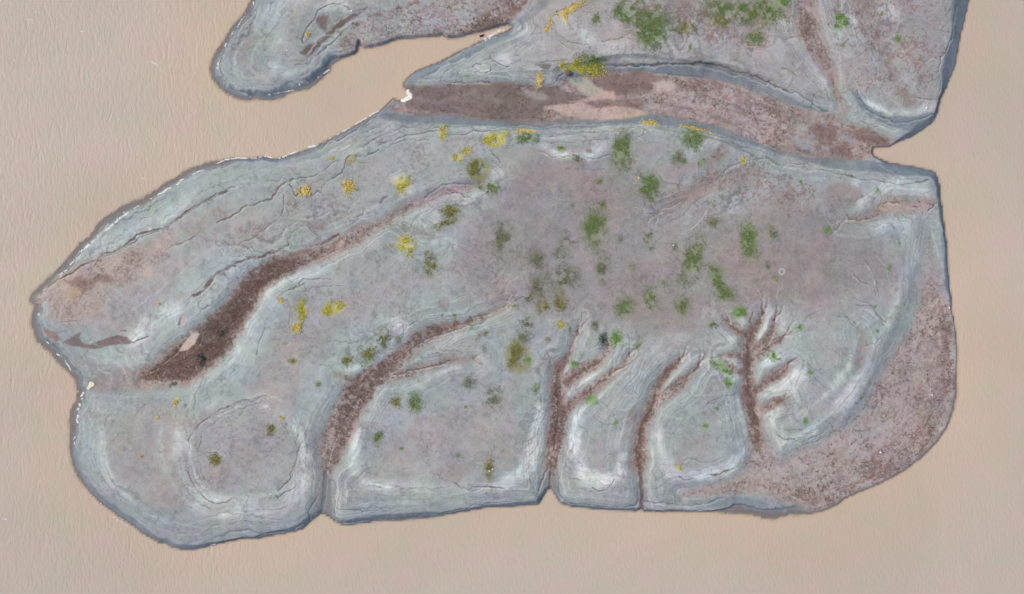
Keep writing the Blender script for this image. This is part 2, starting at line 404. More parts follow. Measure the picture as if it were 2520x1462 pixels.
# wet banks
wet = sstep(1.15, 0.75, D/np.maximum(BW+SH, 1)+n2*0.10+n3*0.08)*sstep(2.0, 5.0, BW)*(D > -60)
fade = sstep(3.6, 0.6, D/np.maximum(BW+SH, 1)+n2*0.2)
paint((140, 148, 157), fade*0.55*(1-brown*0.8))
paint((112, 122, 134), wet*0.9*(1-apron*0.6))
BANKS = [  # wet grey banks of the dry channel and gully mouths
 ("1395,188,10 1425,180,22 1480,172,18 1530,166,20 1590,166,24 1650,172,26 1720,176,30 1780,186,30 1830,202,28 1880,222,24 1930,243,20 1985,264,12 2030,276,5", .9),
 ("940,285,16 1000,292,20 1100,293,24 1200,303,22 1330,309,22 1430,303,20 1520,298,20 1600,291,26 1660,300,24 1740,313,22 1800,331,20 1850,350,16 1900,370,12 1980,386,18 2050,402,26 2120,407,32 2200,415,30 2290,426,18", .85),
 ("1270,320,14 1320,328,20 1380,328,18 1450,312,14", .5),
 ("2100,232,10 2115,258,16 2145,282,20 2190,298,24 2240,305,34 2290,285,16", .85),
 ("802,1168,12 800,1215,30 793,1258,50", .8), ("1354,1160,22 1354,1185,34 1354,1215,40", .75), ("1580,1190,12 1582,1220,14 1579,1250,14", .8),
 ("1010,195,24 1060,170,20 1130,140,20 1210,100,18 1280,55,16 1330,15,20 1370,-30,20", .5),
 ("2310,440,12 2316,500,14 2322,560,14 2328,640,12 2336,720,8", .7),
 ("1700,1240,16 1800,1235,26 1880,1245,24", .5), ("1150,450,8 1090,468,10 1040,490,12", .45), ("1230,757,8 1180,775,10", .4), ("1165,882,6 1110,885,10", .4), ("2212,785,5 2185,850,6", .25),
]
for s, k in BANKS:
    P = pts(s, 0.4); sl, g = line_dist(P, 30, P[:, 2])
    m = sstep(4, -4, g+n2[sl]*2.5+n3[sl]*1.5)*k
    C[sl] += (lin((116, 127, 138)).astype(np.float32)-C[sl])*m[..., None]
    brown[sl] *= 1-m*0.7

# weed-stained beds: pinkish sand where open, brown where the weed stands
fl = fbm(X, Y, 0.5, 41, 4)
lf = sstep(1000, 700, px_u)*sstep(500, 640, py_u)*sstep(960, 900, py_u)
spk = vn(X, Y, 3.2, 43)*0.6+vn(X, Y, 1.3, 44)*0.4
grit = vn(X, Y, 5.1, 46)*0.5+vn(X, Y, 2.4, 47)*0.5
bvis = sstep(0.15, 0.85, brown+(grit-0.5)*1.3)*brown**0.3
lane = vn(G*0.16+n3*0.5+n2*0.6, (X+Y)*0.22, 1.0, 45)*0.65+vn(G*0.45+n3*0.4, (X-Y)*0.4, 1.0, 49)*0.35
lane_p = sstep(0.52, 0.75, lane+n2*0.12); lane_d = sstep(0.45, 0.25, lane+n2*0.12)
paint((136, 128, 124), sstep(16, -2, G+n2*5)*0.45*(1-apron))
paint((174, 158, 156), apron*0.65)
paint((177, 161, 160), bvis*0.8*(1-lf*0.6))
paint((186, 170, 168), bvis*lane_p*0.5*(1-lf*0.5))
paint((124, 112, 110), bvis*lane_d*0.5)
paint((138, 116, 111), bvis*sstep(0.35, 0.7, grit+fl*0.25+brown*0.12-0.06)*0.6)
paint((122, 94, 86), np.clip(dark, 0, 1)*sstep(0.2, 0.7, grit+fl*0.25+dark*0.3)*0.8)
paint((104, 88, 70), np.clip(dark, 0, 1)*sstep(0.1, 0.7, fbm(X, Y, 0.25, 48, 4))*0.6)
# channel bed patches
def patch(s, c, k, soft=6, z=0.4, rough=3.0, tb=None):
    P = pts(s, z); sl, q = poly_sd(P, 30)
    m = sstep(-soft, soft, q+n3[sl]*rough+n2[sl]*rough*0.7)*k
    C[sl] += (lin(c).astype(np.float32)-C[sl])*m[..., None]
    if tb is not None:
        brown[sl] = brown[sl]+(tb-brown[sl])*m
        if tb == 0: dark[sl] *= 1-m
patch("1000,214 1050,214 1130,206 1240,208 1330,208 1372,209 1400,232 1445,236 1440,246 1400,256 1340,264 1330,285 1360,298 1260,296 1150,288 1050,275 1000,262", (120, 107, 104), .85, 8, rough=5, tb=.9)
patch("1450,186 1520,178 1600,180 1640,192 1605,200 1600,224 1540,230 1490,225 1460,205", (126, 109, 106), .8, 8, rough=5, tb=.8)
patch("1425,246 1500,246 1580,242 1590,262 1500,262 1460,262", (136, 114, 110), .7, 6, tb=.75)
patch("1005,240 1030,233 1050,240 1075,250 1100,240 1135,229 1170,222 1205,238 1255,258 1205,247 1170,232 1135,238 1105,250 1075,260 1045,250 1025,244", (140, 128, 128), .6, 5, tb=.3)
patch("1394,195 1430,189 1452,200 1478,219 1500,229 1450,238 1425,222", (172, 168, 154), .9, 5, tb=0)
patch("1400,194 1432,192 1440,206 1418,210", (150, 163, 156), .8, 6, tb=0)
patch("1337,264 1410,252 1445,240 1477,225 1510,227 1512,240 1472,245 1435,251 1460,265 1510,262 1560,270 1592,277 1555,287 1497,292 1435,294 1400,282", (186, 166, 160), .92, 5, tb=0)
patch("1530,276 1575,274 1590,278 1555,287 1515,290", (192, 168, 148), .8, 5, tb=0)
patch("1611,207 1630,197 1655,202 1668,215 1645,226 1618,224", (192, 175, 172), .95, 7, tb=0)
patch("1285,218 1320,222 1345,232 1350,242 1330,247 1300,240", (164, 152, 154), .8, 6, tb=0)
patch("1585,252 1600,242 1610,250 1600,265 1585,268", (152, 148, 156), .7, 5, tb=0)
patch("1300,182 1330,175 1370,180 1380,195 1360,205 1325,205 1305,195", (170, 168, 170), .8, 4, tb=0)
patch("1315,160 1335,158 1355,165 1350,174 1335,170", (112, 100, 102), .8, 2, tb=0)
patch("1940,330 1965,338 1985,352 2005,362 2010,380 1975,365 1950,345", (156, 158, 162), .75, 4, tb=0)
patch("1945,282 1958,298 1972,320 1998,345 2010,352 1990,330 1965,295", (150, 152, 158), .8, 4, tb=0)
patch("2050,340 2070,332 2090,332 2120,350 2105,352 2075,345", (150, 152, 160), .8, 4, tb=0)
patch("2000,308 2040,300 2065,312 2060,345 2030,355 2005,340", (132, 102, 94), .6, 8, rough=6, tb=.95)
patch("2055,350 2085,348 2100,365 2095,392 2060,390 2045,372", (128, 102, 92), .6, 8, rough=6, tb=.95)
patch("2095,308 2140,322 2180,342 2190,356 2140,350 2105,335", (128, 104, 98), .6, 8, rough=6, tb=.95)
# left hand part
patch("60,735 110,695 200,640 260,625 330,600 420,580 440,600 380,640 340,690 260,720 255,780 200,800 130,790", (174, 157, 151), .75, 16, 0.8, 8)
patch("100,720 200,650 300,608 420,568 520,518 560,500 545,545 440,605 340,645 240,705", (172, 157, 151), .5, 14, 0.8, 8)
patch("160,690 215,683 265,680 300,690 250,700 200,712", (130, 108, 102), .7, 8, 0.8, 9)
patch("345,660 365,655 378,668 372,685 355,684", (186, 166, 164), .8, 5, 0.8)
patch("158,722 170,710 190,706 207,714 202,728 180,735 162,732", (170, 153, 134), .95, 2, 0.8, 1.5)
patch("440,738 450,715 478,710 485,722 465,735", (182, 168, 155), .7, 5, 0.8)
patch("152,843 175,830 200,819 194,832 208,847 245,850 235,845 262,832 292,825 315,829 330,842 315,847 275,849 245,857 218,858 185,853", (124, 106, 104), .9, 2.2, 0.8, 1.6)
patch("105,806 130,817 150,835 135,842 108,818", (140, 112, 110), .8, 3, 0.8)
patch("100,745 112,742 122,760 112,775 103,770", (152, 166, 174), .8, 3, 0.8)
patch("560,580 610,560 660,545 670,560 630,590 600,630 570,620", (150, 136, 136), .5, 10, 0.9, 8)
patch("760,555 780,540 798,550 800,565 775,568", (140, 114, 114), .75, 5, 0.9, 6)
patch("690,640 740,615 790,605 835,580 800,600 760,622 720,632", (128, 106, 102), .75, 4, 0.9, 3)
patch("440,867 460,839 478,818 497,820 487,845 467,860", (184, 172, 163), 1.0, 2, 0.5, 1.2, 0)
patch("449,797 455,777 465,773 466,780 456,800", (190, 168, 166), .95, 2, 0.6, 1, 0)
patch("443,800 448,785 455,775 450,800", (110, 100, 104), .8, 2, 0.6, 1, 0)
# peninsula top left
patch("778,50 795,32 808,40 812,55 800,75 785,68", (112, 95, 92), .85, 4, 0.8, 4)
patch("740,130 765,110 795,90 815,72 835,52 870,32 905,16 900,25 870,42 845,62 830,80 800,105 770,130 755,137", (110, 94, 90), .9, 4, 0.8, 3)
patch("800,62 810,42 835,30 850,38 828,55 812,70", (150, 152, 154), .7, 4, 0.8)
patch("660,20 640,60 625,120 600,180 640,200 700,170 660,150 680,90 720,40 730,0 690,-20", (150, 158, 160), .5, 18, 0.8, 8)
patch("628,100 640,150 690,200 650,215 590,190 570,140 600,90", (152, 146, 148), .5, 14, 0.8, 8)
# right hand and upper browns
patch("2045,455 2080,448 2115,460 2120,485 2095,512 2060,515 2030,500 2025,475", (152, 140, 138), .7, 8, 0.9, 5)
patch("1775,420 1815,405 1865,412 1872,440 1850,470 1800,480 1780,460", (146, 134, 132), .6, 10, 0.9, 7, .25)
patch("1890,470 1950,460 1990,480 1950,510 1900,505", (146, 134, 132), .55, 10, 0.9, 7, .2)
patch("1640,470 1700,450 1760,440 1740,470 1690,500 1640,520", (144, 126, 122), .5, 10, 0.9, 7, .3)
patch("1960,600 2030,610 2040,640 1980,670 1930,690 1900,640", (146, 133, 132), .5, 16, 0.9, 9)
patch("1560,20 1640,0 1760,-20 1900,-20 1950,20 1900,70 1830,110 1760,90 1700,60 1620,60 1560,110 1520,50", (150, 140, 138), .45, 16, 0.9, 9)
patch("1270,430 1350,405 1480,425 1420,470 1300,470", (158, 142, 140), .5, 16, 0.9, 10)
patch("1600,420 1700,390 1750,390 1700,430 1640,450", (160, 142, 144), .5, 12, 0.9, 9)
patch("1800,640 1900,600 1980,620 1960,700 1850,720", (152, 138, 140), .45, 16, 0.9, 10)
patch("2285,500 2180,490 2150,515 2200,530 2290,515", (182, 158, 156), .55, 8, 0.6, 5)
patch("1075,745 1090,733 1105,733 1108,750 1098,765 1080,758", (146, 140, 136), .7, 4, 0.9)
patch("1505,1150 1560,1000 1565,1030 1545,1100", (170, 168, 168), .3, 8, 0.9)
patch("1540,1010 1560,990 1570,1010 1560,1035 1545,1050", (152, 138, 134), .6, 5, 0.9, 4)

patch("120,690 200,640 300,592 400,548 470,502 560,452 640,402 560,402 450,437 330,507 240,577 180,642", (163, 175, 174), .6, 10, 0.5, 6)
patch("560,930 590,880 620,810 680,710 760,675 820,660 720,725 675,790 655,850 620,900", (172, 186, 188), .6, 12, 0.7, 8)
patch("440,560 540,500 640,450 700,430 690,480 600,540 520,570 450,620 400,640", (152, 158, 158), .5, 12, 0.9, 8)
patch("470,640 540,600 560,640 520,690 470,740 420,760 430,700", (163, 173, 173), .55, 12, 0.8, 8)
patch("690,470 800,420 900,400 880,480 850,540 780,560 700,580 660,540", (156, 158, 158), .5, 12, 0.9, 8)
patch("1000,480 1100,450 1180,435 1190,450 1100,475 1010,515 960,545", (140, 138, 148), .6, 8, 0.6, 4)
patch("900,1000 960,960 1050,1000 1000,1060 920,1060", (170, 176, 178), .5, 14, 0.8, 8)
patch("1070,1130 1130,1110 1170,1150 1130,1190 1080,1170", (150, 148, 156), .55, 12, 0.8, 8)
patch("1080,1150 1140,1140 1150,1180 1100,1185", (170, 156, 154), .5, 10, 0.8, 6)
patch("240,1030 330,1000 420,990 470,1000 430,1080 430,1160 480,1230 420,1260 340,1220 280,1160", (158, 152, 151), .5, 18, 0.6, 8)
patch("150,850 200,870 260,900 340,900 330,940 250,935 190,905", (150, 148, 148), .5, 12, 0.6, 6)

patch("490,1050 540,1015 620,990 690,1010 730,1080 725,1150 690,1195 600,1225 520,1215 480,1160 475,1100", (164, 166, 168), .65, 10, 0.9, 6)
patch("505,1150 520,1120 560,1130 575,1160 560,1200 530,1190", (160, 148, 144), .5, 8, 0.9, 5)
patch("560,1060 600,1040 660,1050 700,1090 680,1150 620,1180 570,1140", (158, 154, 158), .45, 14, 0.9, 8)

def stain_or_highlight(P, wid, c, k, dep=0.0, rough=2.0, noise=True):
    P = np.asarray(P, np.float32)
    sl, g = line_dist(P, 16, None, rough*0.14)
    brk = 0.6+0.4*sstep(-0.5, 0.15, fbm(X[sl], Y[sl], 0.4, 51, 3)) if noise else 1
    wv = wid*(0.65+0.5*brk)
    m = sstep(wv*0.5+1.0, wv*0.5-0.7, g)*k*brk
    C[sl] += (lin(c).astype(np.float32)-C[sl])*np.clip(m, 0, 1)[..., None]
    if dep: z[sl] -= m*dep

BL, BR, PU = (82, 84, 92), (98, 76, 72), (98, 88, 98)
LINES = [  # tile, colour, width, strength, points
 (0,1,BR,3.2,.85,"420,1400 470,1340 560,1290 620,1270 700,1220 760,1160 860,1110 960,1070 1060,1030 1160,990 1260,930 1320,880 1380,830 1460,810 1560,795 1650,770 1740,700 1830,620 1900,570 2000,520 2080,470 2200,430 2300,380"),
 (0,1,BL,1.4,.8,"880,1110 970,1090 1070,1050 1180,1005 1280,945 1350,890 1400,855 1480,830 1570,815 1660,785 1750,715 1840,635 1910,580 2040,515 2150,465 2260,420"),
 (0,1,BR,2.2,.8,"2140,735 2220,690 2300,650 2380,590 2460,560 2520,540"), (1,1,BR,2.4,.8,"0,540 80,515 150,490 200,410 240,350 300,325 370,310"),
 (0,1,BR,5,.85,"1930,1450 2000,1400 2060,1340 2120,1250 2170,1210 2260,1180 2330,1140 2420,1090 2520,1060"), (1,1,BR,4,.85,"0,1080 100,1050 200,1020 270,970 320,950"),
 (0,1,BR,2,.6,"2200,900 2250,950 2330,940 2420,920 2520,860"), (0,1,BR,2,.6,"1640,990 1750,940 1850,900 1930,860"),
 (1,1,BL,1.6,.8,"370,310 440,290 560,270 640,220 740,150 820,110"),
 (1,1,BL,2.0,.85,"330,350 360,420 400,480 430,420 440,380 480,380 520,430 560,450 600,420 640,440 650,400 700,320 760,290 850,230 880,170 880,110 920,60 980,70 1050,70 1100,50 1200,20"),
 (1,1,PU,1.8,.8,"280,480 270,580 250,640 200,700 150,750 60,820 0,860"), (1,1,BL,1.6,.75,"960,80 1010,130 1080,140 1130,130"), (1,1,PU,1.4,.7,"940,150 960,210 965,270"),
 (1,1,PU,1.4,.6,"1280,300 1340,230 1440,180 1520,160 1620,120 1660,60"), (1,1,BR,4,.85,"550,960 600,950 680,920 760,880 810,855"), (1,1,PU,1.8,.7,"960,680 1000,670 1060,650 1080,590"),
 (1,1,BR,1.6,.7,"1530,780 1550,720 1580,680 1620,630"), (1,1,PU,1.8,.7,"1880,460 1960,430 2040,440 2080,490 2140,500 2100,550 2030,520 1990,560"), (1,1,BL,1.6,.75,"2300,20 2360,80 2390,140 2350,180 2300,170"),
 (1,1,PU,1.3,.6,"1570,1050 1680,1050 1780,1050 1860,1010 1920,950"), (1,1,PU,1.8,.7,"430,1340 480,1290 560,1300 640,1290 740,1290"), (1,1,PU,2,.75,"260,1440 330,1390 480,1340"), (1,1,PU,1.3,.6,"470,1420 560,1370 700,1350 840,1350"),
 (1,1,PU,1.3,.6,"2240,1090 2250,1170 2330,1220 2370,1260"), (1,1,BL,2.4,.6,"1660,490 1740,430 1850,360 1950,340 2150,350"), (1,1,PU,1.2,.5,"270,450 300,560 310,700 260,800 200,880"), (1,1,PU,1.2,.5,"370,480 420,600 480,540"), (1,1,PU,1.2,.5,"760,300 760,420 780,520"),(1,1,BR,5,.6,"1240,530 1260,500 1280,480"),
 (2,1,BL,1.6,.7,"270,40 330,60 400,80 520,95 600,80 700,70 790,100 860,100 950,70"), (2,1,PU,1.2,.5,"520,200 620,205 700,205 800,215 900,200"),
 (2,1,BL,1.4,.7,"2060,290 2080,230 2150,170 2250,140 2340,120 2450,100 2520,95"), (2,1,BL,1.2,.6,"2050,400 2060,330 2090,270 2150,220"), (2,1,BL,1.2,.6,"2050,400 2055,500 2040,560"),
 (3,1,BR,2,.7,"1060,630 1090,540 1170,515 1300,535"), (3,1,BR,3,.7,"780,660 800,700 900,700 1000,680 1100,650"), (3,1,PU,2.2,.8,"520,210 640,240 800,270 960,295 1130,320 1300,345 1480,335 1600,315"), (3,1,BL,1.4,.7,"100,270 120,200 170,160 230,150 300,145 420,170"), (3,1,BL,1.2,.6,"130,270 150,220 200,175 260,165"), (3,1,BL,2.2,.8,"1580,610 1620,580 1660,540"), (3,1,PU,1.6,.7,"820,1250 900,1300 980,1330 1040,1370 1045,1440"),
 (0,2,BR,2.2,.8,"1320,440 1400,415 1470,390"), (0,2,BR,1.6,.75,"1900,1440 1880,1380 1930,1300 2000,1240 2060,1190 2140,1130 2250,1070 2360,1030 2480,1000"), (1,2,BR,1.4,.5,"0,990 80,980 150,990"), (0,2,PU,1.2,.5,"1380,1100 1480,1050 1560,1020 1700,900"), (0,2,BL,1.8,.6,"1180,320 1260,345"), (0,2,BL,1.6,.7,"550,240 640,240 750,245"), (0,2,PU,1.4,.6,"1800,130 1850,80 1890,40"), (0,2,PU,1.4,.6,"1130,1400 1180,1355 1270,1330"),
 (0,3,PU,1.8,.8,"1840,250 1880,320 1920,400 1980,470 2030,530 2100,570 2180,580 2260,550 2300,500"), (0,3,PU,1.3,.6,"1780,330 1830,420 1900,500 1990,590 2080,630 2160,630"), (0,3,PU,1.2,.6,"1890,200 1920,320 1990,420 2080,500 2180,520"), (0,3,PU,1.3,.6,"1900,120 2000,80 2150,60 2280,60 2300,120"), (0,3,PU,1.2,.5,"2100,270 2130,320 2190,310 2200,230"), (0,3,PU,1.2,.5,"1960,240 2010,380 2100,450"),
 (1,3,PU,1.8,.75,"440,0 420,60 410,150 370,230 330,320 270,400 220,450"), (1,3,BL,1.8,.75,"190,500 220,520 280,470 380,400"), (1,2,BR,1.3,.5,"400,1440 430,1350 400,1250"), (1,2,PU,1.8,.7,"150,190 100,280 80,340 50,430 20,560"), (1,2,PU,1.3,.55,"350,60 350,200 330,270"), (1,2,PU,1.3,.6,"740,480 780,420 940,460 1060,400 1180,320 1250,270 1300,330 1340,420"), (1,2,BL,1.5,.65,"1410,250 1470,260 1470,320 1450,380"),
 (1,2,BL,2.2,.6,"2110,200 2220,190 2300,150"), (1,2,PU,1.4,.6,"1810,20 1830,90 1850,160 1830,190 1800,120"), (1,2,BR,1.4,.75,"1500,540 1560,490 1640,420 1750,370 1850,360 1950,320 2100,280 2230,250 2300,200"), (1,2,BR,2,.8,"1350,760 1450,750 1500,720 1600,715 1700,690 1800,660 1920,620"),
 (1,2,PU,1.2,.55,"290,1200 350,1290 400,1400"), (1,2,PU,1.2,.55,"1040,1260 1100,1290 1160,1330"), (1,2,PU,1.3,.6,"1040,715 1090,710 1140,670"), (1,2,BL,1.2,.5,"760,980 820,960 850,900"),(1,2,PU,1.1,.5,"350,1190 380,1160 430,1240 400,1250 360,1210"),
 (2,2,PU,.9,.65,"840,980 900,1040 960,1105"), (2,2,PU,.9,.6,"800,1180 900,1250 1000,1250 1080,1300"), (2,2,PU,.8,.6,"1280,690 1330,770"), (2,2,PU,.9,.65,"1720,920 1800,1000"), (2,2,PU,.9,.65,"1700,1120 1800,1200 1860,1270"), (2,2,PU,1.0,.7,"1840,1090 1950,1020 2060,970 2200,950"), (2,2,PU,.9,.6,"1900,1060 2000,1150 2060,1210"), (2,2,PU,.9,.6,"2070,1020 2100,1110 2160,1220"), (2,2,PU,.9,.6,"200,1060 280,1130"), (2,2,PU,.9,.6,"1690,1300 1760,1370 1830,1440"), (2,2,PU,.8,.5,"1160,900 1250,960 1280,1000"), (2,2,PU,.8,.5,"1580,1350 1700,1180"),(2,2,PU,.8,.5,"2080,1230 2160,1210 2250,1180"),
 (3,2,PU,1.5,.75,"830,0 950,50 1050,130 1060,170 1170,250"), (3,2,PU,1.6,.75,"680,190 760,210 830,290 880,370"), (3,2,PU,1,.6,"330,240 400,170 500,130"), (3,2,PU,1,.6,"640,530 740,600 890,670"), (3,2,PU,1,.6,"440,780 520,860 600,900"), (3,2,PU,.9,.6,"250,550 340,620 420,700 520,750 600,705"), (3,2,PU,.9,.5,"890,610 1000,620 1090,650"), (3,2,BL,1.4,.7,"290,1440 400,1400 500,1350 550,1320"), (3,2,BL,1.4,.7,"350,1455 480,1420 580,1370"), (3,2,BL,1.4,.65,"90,1370 200,1410 260,1400"), (3,2,BL,1.3,.6,"870,1050 930,980"), (3,2,BL,1.2,.6,"100,1290 200,1320 320,1300 430,1240"), (3,2,PU,1,.5,"700,720 720,620 690,560"), (3,2,PU,1.4,.6,"960,480 1050,440 1120,380"),
 (1,3,BL,2,.8,"600,380 620,440 610,490 560,580 510,650 520,760"), (1,3,BL,1.8,.8,"750,330 790,420 770,500 770,600 760,680 780,740"), (1,3,BL,1.4,.65,"780,620 900,630 1050,650 1200,650 1300,635"), (1,3,BL,2.2,.75,"0,900 80,870 200,850 330,850 450,780"), (1,3,BL,1.8,.7,"790,760 950,765 1100,740 1400,725 1700,712"), (1,3,BL,2,.8,"1800,690 1900,650 2050,620 2200,580 2300,565 2500,560"), (1,3,(84,98,118),3,.7,"1110,395 1180,400 1230,410"), (1,3,(84,98,118),2.4,.6,"1360,410 1430,400"), (1,3,PU,2.4,.75,"1960,370 2000,400 2080,430 2150,415 2300,410 2440,420"), (1,3,BR,1.6,.65,"2210,360 2300,370 2360,360"), (1,3,PU,1.4,.65,"1010,330 1040,290 1100,230 1140,200"), (1,3,BR,1.3,.6,"1170,320 1220,360 1320,385 1420,360"), (1,3,PU,1.2,.5,"1040,400 1200,420 1400,420 1700,430 1900,400"), (1,3,BR,1.1,.5,"1080,260 1180,280 1300,340"),
 (2,3,PU,2,.75,"610,330 690,350"), (2,3,BL,1.8,.75,"800,420 860,440 920,440 970,380 1000,340"), (2,3,PU,2,.75,"1640,310 1700,340 1780,330"), (2,3,BR,2.2,.75,"1920,300 2020,290 2120,260 2200,230"), (2,3,PU,1.4,.6,"1690,150 1760,125 1870,180 2000,160 2080,100"), (2,3,BL,2.2,.8,"260,450 300,330 350,220"), (2,3,BL,2,.8,"440,220 470,330 460,480 480,540"), (2,3,BL,1.8,.7,"385,170 385,300"), (2,3,BL,2,.8,"1240,470 1260,540 1230,590"), (2,3,BL,2,.8,"1310,480 1290,540 1305,620"), (2,3,BL,1.6,.7,"480,520 560,570 700,585 850,600 1000,605 1150,610 1220,590"), (2,3,(88,104,118),2.4,.6,"1310,560 1500,570 1700,600 1900,580 2100,520"), (2,3,BL,1.8,.8,"1300,650 1600,650 1900,648 2300,630"), (2,3,PU,1.2,.6,"690,30 650,120 690,210"), (2,3,BL,1.2,.5,"1420,200 1500,290 1560,350"),
 (1,0,BL,2,.8,"930,110 880,70 800,50 720,50 660,70 620,110 580,190 540,230 510,270 470,330 440,400 450,430"), (1,0,BR,2,.7,"380,640 440,630 520,600 570,550 650,500 720,440 760,400 850,320"), (1,0,(70,90,84),1.6,.7,"620,520 680,470 740,400"), (1,0,BL,1.6,.8,"1990,630 1890,670 1840,730 1810,770 1880,795 1980,805 2100,800 2300,795"), (1,0,BL,2,.8,"2130,660 2180,700 2260,720 2310,700 2300,650 2260,620 2180,625 2130,660"), (1,0,BL,2,.8,"2320,560 2330,590 2380,620 2450,650 2500,655"), (1,0,BR,2,.5,"1860,580 1960,520 2080,450 2200,400 2350,330"),
 (1,0,BL,1.4,.75,"1000,1450 1080,1410 1180,1370 1260,1320 1350,1280 1450,1260 1600,1250"), (1,0,BL,1.6,.75,"1200,1440 1300,1390 1420,1350 1550,1330 1700,1290 1790,1270"), (1,0,PU,1.6,.7,"1290,1450 1350,1410 1450,1380 1580,1365 1700,1380"), (1,0,PU,1.6,.7,"1760,1240 1900,1250 2000,1240 2200,1235 2400,1255"), (1,0,PU,1.8,.75,"1880,1280 1930,1330 2010,1335 2100,1310 2250,1290 2400,1280"), (1,0,BL,2.4,.8,"640,1440 720,1370 800,1380 880,1330 940,1290 1010,1240 1080,1200 1190,1130"), (1,0,BL,1.4,.7,"480,600 520,700 420,740") ,(1,0,BR,1.2,.4,"1060,1430 1150,1400"),
 (0,0,BL,2,.8,"2510,80 2420,190 2340,290 2270,390 2220,470 2200,520 2150,620 2160,690 2190,760"), (0,0,BL,2,.7,"2190,780 2280,870 2400,910 2520,945"),
 (2,0,BL,2,.8,"410,160 460,110 540,80 620,45 680,40 730,20"), (2,0,BL,1.6,.7,"360,180 400,230 370,280"), (2,0,BR,1.6,.75,"350,290 420,290 460,330 540,390 620,420 760,450"), (2,0,BR,1.4,.65,"430,300 450,370 480,420 560,480"), (2,0,PU,1.8,.7,"880,410 940,410 1000,395 1100,390 1160,400 1190,435"), (2,0,PU,1.2,.6,"690,115 760,125 830,120 900,90"), (2,0,BL,2.4,.8,"440,800 460,780 470,740 520,720 580,690"), (2,0,(78,82,90),2.8,.85,"860,650 950,640 1030,640 1150,630 1350,640 1500,625 1700,620 1900,630 2050,650 2200,690 2350,740 2520,800"), (2,0,(80,74,76),6,.55,"1800,625 1950,650 2100,690 2300,740 2500,815"), (2,0,BL,1.6,.6,"1400,700 1600,730 1750,740 1900,750"), (2,0,BL,1.6,.65,"0,1215 250,1240 500,1220 700,1210 1000,1200"), (2,0,BL,1.6,.75,"260,1330 350,1350 450,1350 560,1330 680,1300 780,1300 900,1285 1050,1300 1120,1300 1180,1250 1230,1235"), (2,0,BL,1.4,.7,"240,1310 300,1380 380,1420 480,1410 640,1410 800,1390 960,1380"), (2,0,PU,1.4,.65,"1250,1240 1300,1290 1280,1330 1240,1360 1300,1400"), (2,0,BL,1.6,.65,"1540,1240 1620,1270 1660,1250 1720,1240"), (2,0,BL,1.4,.65,"1880,1290 2000,1330 2100,1345"), (2,0,BL,1.4,.65,"160,740 200,770 260,820 330,820 420,810 450,780"), (2,0,BL,1.6,.7,"240,620 300,625 400,600 560,600"), (2,0,BR,1.4,.6,"0,820 100,840 230,840"), (2,0,BL,1.2,.5,"120,1380 200,1440 260,1400 240,1330"), (2,0,BR,1.6,.7,"1630,130 1660,250 1670,380 1680,430"), (2,0,PU,1.3,.5,"1110,590 1180,620 1280,620"), (2,0,PU,1.2,.5,"1130,380 1190,430"),
 (3,0,(74,80,88),3.2,.85,"0,800 60,840 130,860 200,890 300,930 400,990 500,1040 600,1085"), (3,0,BL,1.6,.7,"430,900 470,970 490,1010"), (3,0,(78,92,96),3,.85,"880,890 890,960 960,1060 1050,1110 1150,1160"), (3,0,BL,1.4,.65,"930,930 970,980 1050,1010 1060,1070"), (3,0,BL,1.8,.7,"1150,1160 1250,1190 1400,1190 1550,1160 1640,1110"), (3,0,BL,1.4,.6,"880,1170 1000,1210 1200,1250"), (3,0,BL,1.6,.7,"1430,930 1500,970 1600,965 1700,970"), (3,0,BL,1.6,.7,"1700,640 1700,840 1690,950"), (3,0,BL,2,.8,"1870,50 1850,180 1830,310 1820,380 1750,500 1710,580 1700,640"), (3,0,BR,1.2,.6,"1000,230 1060,310 1110,420"), (3,0,BR,1.6,.6,"170,390 230,380 290,350"), (3,0,BR,3,.5,"130,670 200,710 270,750"), (3,0,BR,1.2,.5,"80,770 150,755"), (3,0,BL,1.3,.6,"480,250 520,330 540,370"), (3,0,PU,1,.5,"230,630 330,720"), (3,0,PU,1,.5,"1370,760 1440,700 1650,530"), (3,0,PU,1.2,.6,"1700,290 1760,310 1840,320"), (3,0,PU,1,.5,"620,520 720,640"), (3,0,BL,1.2,.6,"300,1010 420,1060 560,1080"), (3,0,BL,1.3,.6,"1480,840 1600,790 1700,750"),
]
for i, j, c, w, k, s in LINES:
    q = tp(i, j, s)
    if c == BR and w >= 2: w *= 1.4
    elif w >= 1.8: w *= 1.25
    if w >= 1.4: stain_or_highlight(q+np.array([0.03, -0.24]), w*1.1+1.2, (184, 191, 191), k*0.5, 0, 1.9)  # pale offset companion line: a highlight painted into the soil colour to suggest relief
    stain_or_highlight(q, w*0.95, c, k, 0.06, 1.9 if w > 1 else 0.8)
